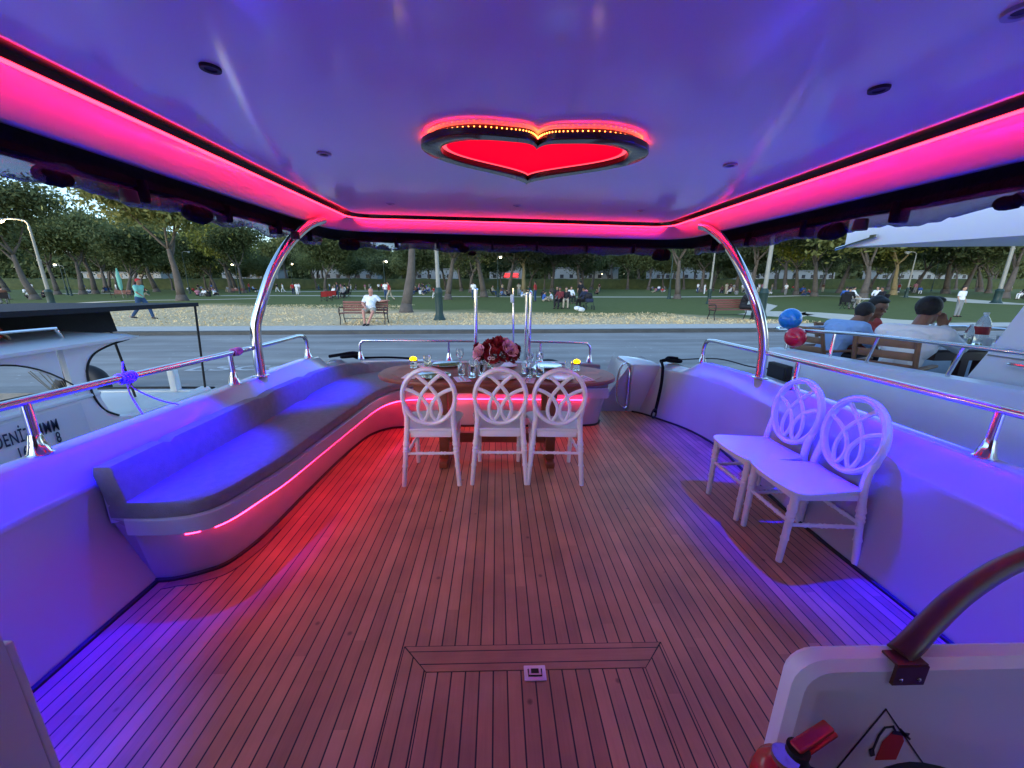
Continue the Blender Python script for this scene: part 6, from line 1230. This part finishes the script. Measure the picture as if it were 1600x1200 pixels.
mb = MB(); mb.yzprism([(-1, .965), (2.655, .965), (2.65, .975), (-1, .975)], 3.594, 3.602); mb.build('wall_seam', mat('seam_grey', (.2, .22, .25), .6), rb)
mb = MB(); mb.tube(smoothpath([(3.60, 2.50, .935), (3.57, 2.49, .935), (3.565, 2.45, .935), (3.565, 2.0, .94)], 4), .010, 8); mb.build('grab_handle', steel, rb)
rl_ = [(XR+.08, 4.36, .96), (XR+.08, 3.9, 1.0), (XR+.08, 3.3, 1.035), (XR+.08, 2.6, 1.05), (XR+.08, 1.5, 1.06), (XR+.08, -.8, 1.06)]
mb = MB(); mb.tube(smoothpath(rl_, 5), .0155, 10); h = mb.build('handrail', steel, rb)
for (y, dy) in ((4.22, 0), (3.62, .0), (3.18, -.06), (2.56, -.05), (1.6, 0)): mb = MB(); mb.tube([(XR+.08, y-dy, gz(y)), (XR+.08, y, 1.04-.06*max(0, y-3.4))], .013, 8); mb.build('post', steel, h)
mb = MB(); mb.tube(smoothpath([(XR+.08, 4.36, .965), (XR+.25, 4.55, .965), (4.4, 4.6, .97), (5.6, 4.6, .97), (5.86, 4.4, .97), (5.88, 3, .97), (5.88, 0, .97)], 5), .014, 8)
for x, y in ((4.4, 4.6), (5.86, 4.4), (5.88, 3.0)): mb.tube([(x, y, .65), (x, y, .97)], .012, 8)
mb.build('stern_handrail', steel, rb)
mb = MB(); mb.tube([(5.5, 3.4, .08), (5.5, 3.4, 1.8)], .03, 10); mb.build('roof_pole', steel, rb)
# black floodlight on the near hull side
fl = thing('floodlight', (XR-.06, 4.05, .5), 'square black floodlight on the aft side of the right boat', 'floodlight'); mb = MB(); mb.box((XR-.07, 4.06, .535), (.07, .30, .17), bev=.01); mb.build('housing', blackrub, fl); mb = MB(); mb.box((XR-.108, 4.06, .535), (.004, .25, .13)); mb.build('glass_front', mat('dark_glass', (.02, .02, .03), .1), fl)
mb = MB(); mb.tube(smoothpath([(XR-.07, 4.22, .53), (XR-.12, 4.5, .50), (XR-.3, 4.9, .52), (XR-.7, 5.2, .45)], 5), .008, 6); mb.build('cable', blackrub, fl)
# balloons
def balloon(c, r, m, label):
    t = thing('balloon', c, label, 'balloon', 'balloons tied to the boat rail'); mb = MB(); prof = [(.001, -r*1.12), (.012, -r*1.10), (.010, -r*1.05)]+[(r*sin(a)*(1 if a > 1.3 else 1), -r*cos(a)*1.04) for a in [.12+i*(pi-.14)/16 for i in range(17)]]+[(.0005, r*1.04)]; mb.lathe(prof, c, 24); mb.build('skin', m, t)
    mb = MB(); mb.tube([(c[0], c[1], c[2]-r*1.1), (XR+.07, 4.2, .99)], .0015, 4); mb.build('string', china, t)
balloon((3.22, 4.15, 1.105), .109, mat('blue_balloon', (.01, .22, .72), .25, var=0, coat=.5), 'round blue balloon tied to the rail of the right boat'); balloon((3.18, 3.98, .925), .102, mat('red_balloon', (.62, .01, .05), .25, var=0, coat=.5), 'red balloon just below the blue one on the right boat')
# table
dk = mat('dark_mahogany', (.045, .012, .012), .35, var=.3, coat=.3)
t = thing('party_table', (4.95, 3.85, .08), 'dark wooden table laden with bottles and cups on the right boat', 'table'); tx0, tx1, ty0, ty1, tz_ = 4.22, 5.75, 3.50, 4.15, .865
mb = MB(); mb.box(((tx0+tx1)/2, (ty0+ty1)/2, tz_-.015), (tx1-tx0, ty1-ty0, .03), bev=.01); mb.build('table_top', dk, t); mb = MB(); mb.box(((tx0+tx1)/2, (ty0+ty1)/2, tz_-.075), (tx1-tx0-.12, ty1-ty0-.1, .09)); mb.build('apron', dk, t)
for x in (tx0+.42, tx1-.35):
    for y in (ty0+.12, ty1-.12): mb = MB(); mb.box((x, y, .435), (.08, .08, .71)); mb.build('leg', dk, t)
    mb = MB(); mb.box((x, (ty0+ty1)/2, .12), (.08, .7, .07)); mb.build('foot', dk, t)
plastic = mat('clear_plastic', (.85, .88, .9), .08, trans=.85, var=0, ior=1.2)
def bottle(x, y, h, r, label, lab=None):
    b_ = thing('bottle', (x, y, tz_), label, 'bottle', 'plastic bottles on the party table'); mb = MB(); mb.lathe([(r*.8, 0), (r, .01), (r, h*.6), (r*.85, h*.72), (r*.35, h*.90), (r*.32, h*.95), (.001, h*.95)], (x, y, tz_), 18); mb.build('body', plastic, b_)
    mb = MB(); mb.lathe([(r*.38, 0), (r*.38, h*.05), (.001, h*.05)], (x, y, tz_+h*.95), 12); mb.build('cap', china, b_)
    if lab: mb = MB(); mb.lathe([(r*1.01, 0), (r*1.02, .002), (r*1.02, h*.24), (r*1.01, h*.242)], (x, y, tz_+h*.33), 20); mb.build('label_band', mat('red_label', (.42, .03, .04), .4, var=0), b_)
bottle(4.98, 3.78, .33, .058, 'tallest bottle with a red label on the party table', True); bottle(4.78, 3.72, .22, .036, 'small water bottle in front of the tall red-label bottle'); bottle(4.55, 3.82, .23, .034, 'water bottle at the left group on the party table'); bottle(4.64, 3.95, .21, .034, 'small bottle behind the left group on the party table')
def cup(x, y, label, r=.036, h=.09):
    mb = MB(); mb.lathe([(r*.72, 0), (r, h), (r*1.06, h), (r*.96, h), (r*.66, .006), (.001, .005)], (x, y, tz_), 18); tag(mb.build('paper_cup', mat('translucent_cup', (.72, .74, .76), .4, var=0)), label, 'cup', 'white cups on the party table')
for (x, y, lb) in [(4.45, 3.75, 'white cup nearest the man in the white shirt'), (4.62, 3.64, 'white cup between the two water bottles'), (4.70, 3.84, 'white cup behind the small bottles'), (4.84, 3.60, 'white cup near the front table edge'), (5.02, 3.62, 'white cup right of the tall bottle'), (5.12, 3.70, 'white cup at the right of the group'), (5.16, 3.60, 'white cup farthest right on the table'), (4.90, 3.9, 'white cup behind the tall bottle')]: cup(x, y, lb, .042 if x > 5 else .036, .10 if x > 5 else .09)
mb = MB(); mb.lathe([(.07, 0), (.13, .012), (.135, .016), (.001, .008)], (4.72, 4.02, tz_), 28); tag(mb.build('serving_plate', china), 'white serving plate at the back of the party table', 'plate'); mb = MB(); mb.lathe([(.06, 0), (.10, .010), (.105, .014), (.001, .006)], (4.36, 3.93, tz_), 24); tag(mb.build('serving_plate', china), 'white plate under the arm of the man in the white shirt', 'plate')
# wooden armchairs
wchair = mat('chair_wood', (.22, .12, .07), .5, var=.3, vscale=12)
def woodchair(x, y, rz, label):
    t = thing('wooden_chair', (0, 0, 0), label, 'chair', 'wooden folding chairs on the right boat'); mb = MB()
    for k in range(5): mb.box((0, -.17+k*.085, .45), (.44, .07, .022), bev=.006)
    mb.build('seat', wchair, t); mb = MB()
    for k in range(3): mb.box((0, -.235-k*.03, .66+k*.11), (.42, .018, .07), bev=.006)
    mb.build('backrest', wchair, t)
    for sx in (-1, 1): mb = MB(); mb.tube(smoothpath([(sx*.22, .22, 0), (sx*.22, -.05, .35), (sx*.22, -.22, .60), (sx*.22, -.32, .92)], 5), .020, 8); mb.build('leg', wchair, t); mb = MB(); mb.tube([(sx*.22, -.28, 0), (sx*.22, .2, .45)], .018, 8); mb.build('leg', wchair, t); mb = MB(); mb.box((sx*.235, -.04, .66), (.05, .40, .025), bev=.008); mb.build('armrest', wchair, t)
    t.location = (x, y, .08); t.rotation_euler = (0, 0, rz)
woodchair(3.80, 3.48, -pi/2+.45, 'wooden chair under the man in the white shirt'); woodchair(3.90, 4.40, -pi/2+.1, 'wooden chair with curved back at the left, under the man in the light blue polo'); woodchair(4.45, 4.66, pi+.3, 'wooden chair under the person in red')
# three people (local frame: seat at the origin, facing +y)
V = Vector
j1 = dict(pel=V((0, -.02, .56)), che=V((.02, .10, .90)), nec=V((.03, .19, 1.075)), hea=V((.05, .27, 1.20)), sh=.20, el=[V((-.24, .38, .86)), V((.27, .42, .88))], wr=[V((-.06, .60, .88)), V((.13, .42, 1.06))], kn=[V((-.14, .42, .54)), V((.15, .43, .53))], an=[V((-.16, .30, .09)), V((.14, .26, .10))], curl=.9, hd=[V((.7, .6, 0)), V((-.3, -.0, .8))], hu=[V((0, 0, 1)), V((0, 1, 0))])
R1 = Matrix.Rotation(-.15, 3, 'Z') @ Matrix.Rotation(-.12, 3, 'X')
f1 = figure(j1, True, 'long', vox=.0085, look=R1, hair='quiff', bulk=1.08)
put(f1, (3.80, 3.46, .02), -pi/2+.42, 'person in white long-sleeved shirt and jeans, hand at chin, leaning on the party table', 'white', 'jeans', 'black', skin2, eyes=(j1['hea'], R1))
j2 = dict(pel=V((0, -.02, .56)), che=V((.0, .16, .86)), nec=V((.0, .30, 1.00)), hea=V((.01, .40, 1.09)), sh=.19, el=[V((-.26, .34, .72)), V((.25, .36, .72))], wr=[V((-.10, .56, .80)), V((.08, .56, .82))], kn=[V((-.13, .42, .54)), V((.13, .42, .54))], an=[V((-.13, .34, .08)), V((.14, .30, .08))], curl=.8)
R2_ = Matrix.Rotation(.25, 3, 'Z') @ Matrix.Rotation(-.35, 3, 'X'); f2 = figure(j2, True, 'short', vox=.009, look=R2_, hair='short')
put(f2, (3.90, 4.40, .04), -pi/2+.05, 'person in light blue polo and dark trousers leaning forward beside the one in red', 'lightblue', 'black', 'black', skin2, eyes=(j2['hea'], R2_))
j3 = dict(pel=V((0, -.02, .56)), che=V((-.02, .06, .87)), nec=V((-.02, .12, 1.04)), hea=V((-.05, .17, 1.17)), sh=.19, el=[V((-.28, .20, .76)), V((.28, .20, .76))], wr=[V((-.12, .42, .82)), V((.10, .44, .84))], kn=[V((-.13, .42, .54)), V((.13, .42, .54))], an=[V((-.13, .36, .08)), V((.14, .32, .08))], curl=.8)
R3_ = Matrix.Rotation(-.35, 3, 'Z') @ Matrix.Rotation(-.25, 3, 'X'); f3 = figure(j3, True, 'short', vox=.009, look=R3_, hair='short')
put(f3, (4.45, 4.66, .03), pi+.35, 'person in a red top at the party table behind the blue polo', 'red', 'black', 'black', skin2, eyes=(j3['hea'], R3_))

# tyres and stones on the quay edge, thin pole with a tag
def tyre(x, y, z, rx, label):
    mb = MB(); mb.tube([(x+.30*cos(a), y+.30*sin(a)*cos(rx), z+.30*sin(a)*sin(rx)) for a in [k*2*pi/32 for k in range(32)]], .10, 12, True); tag(mb.build('tyre_fender', blackrub), label, 'tyre', 'old tyres used as fenders')
tyre(.78, 5.72, -.02, 1.2, 'black tyre fender hanging on the quay behind the right end of the table'); tyre(-1.55, 5.70, -.03, 1.2, 'black tyre fender on the quay behind the sofa corner'); tyre(-.85, 5.72, -.02, 1.2, 'black tyre fender on the quay behind the left yellow candle'); tyre(-6.1, 5.68, -.05, 1.2, 'black tyre fender seen through the window of the left boat')
sp_ = thing('gangway_stanchion', (.23, 5.5, -.07), 'thin steel stanchion with a white tag behind the flowers', 'stanchion'); mb = MB(); mb.tube([(.23, 5.5, -.5), (.23, 5.5, 1.42)], .014, 8); mb.build('pole', steel, sp_); mb = MB(); mb.box((.21, 5.48, 1.28), (.04, .03, .11), bev=.01); mb.build('tag', china, sp_)

# ------------------------------------------------------------------ heel of our boat (1.2 degrees about the camera's level)
bpy.context.view_layer.update()
HE = Matrix.Translation(EYE) @ Matrix.Rotation(.0208, 4, 'Y') @ Matrix.Translation(-EYE)
for o in BOAT: o.matrix_world = HE @ o.matrix_world

# look-alikes that would share a label are told apart by their order from the left
def _px(o):
    d = o.matrix_world.translation-EYE; return d.dot(_r)/max(.1, d.dot(_f))
by = {}
for o in bpy.data.objects:
    if o.get('category'): by.setdefault(o['label'], []).append(o)
NUM = ['', 'one', 'two', 'three', 'four', 'five', 'six', 'seven', 'eight', 'nine']; ORD = ['leftmost', 'second', 'third', 'fourth', 'fifth', 'sixth', 'seventh', 'eighth']
for l, os_ in by.items():
    if len(os_) > 1:
        os_.sort(key=_px); k = len(os_)
        for i, o in enumerate(os_): o['label'] = l+(', leftmost of '+NUM[k] if i == 0 else ', rightmost of '+NUM[k] if i == k-1 else ', '+ORD[i]+' from left')

# ------------------------------------------------------------------ render settings
S.render.engine = 'CYCLES'
c = S.cycles; c.max_bounces = 8; c.diffuse_bounces = 4; c.glossy_bounces = 4; c.transmission_bounces = 6; c.transparent_max_bounces = 8; c.sample_clamp_indirect = 6; c.caustics_reflective = False; c.caustics_refractive = False
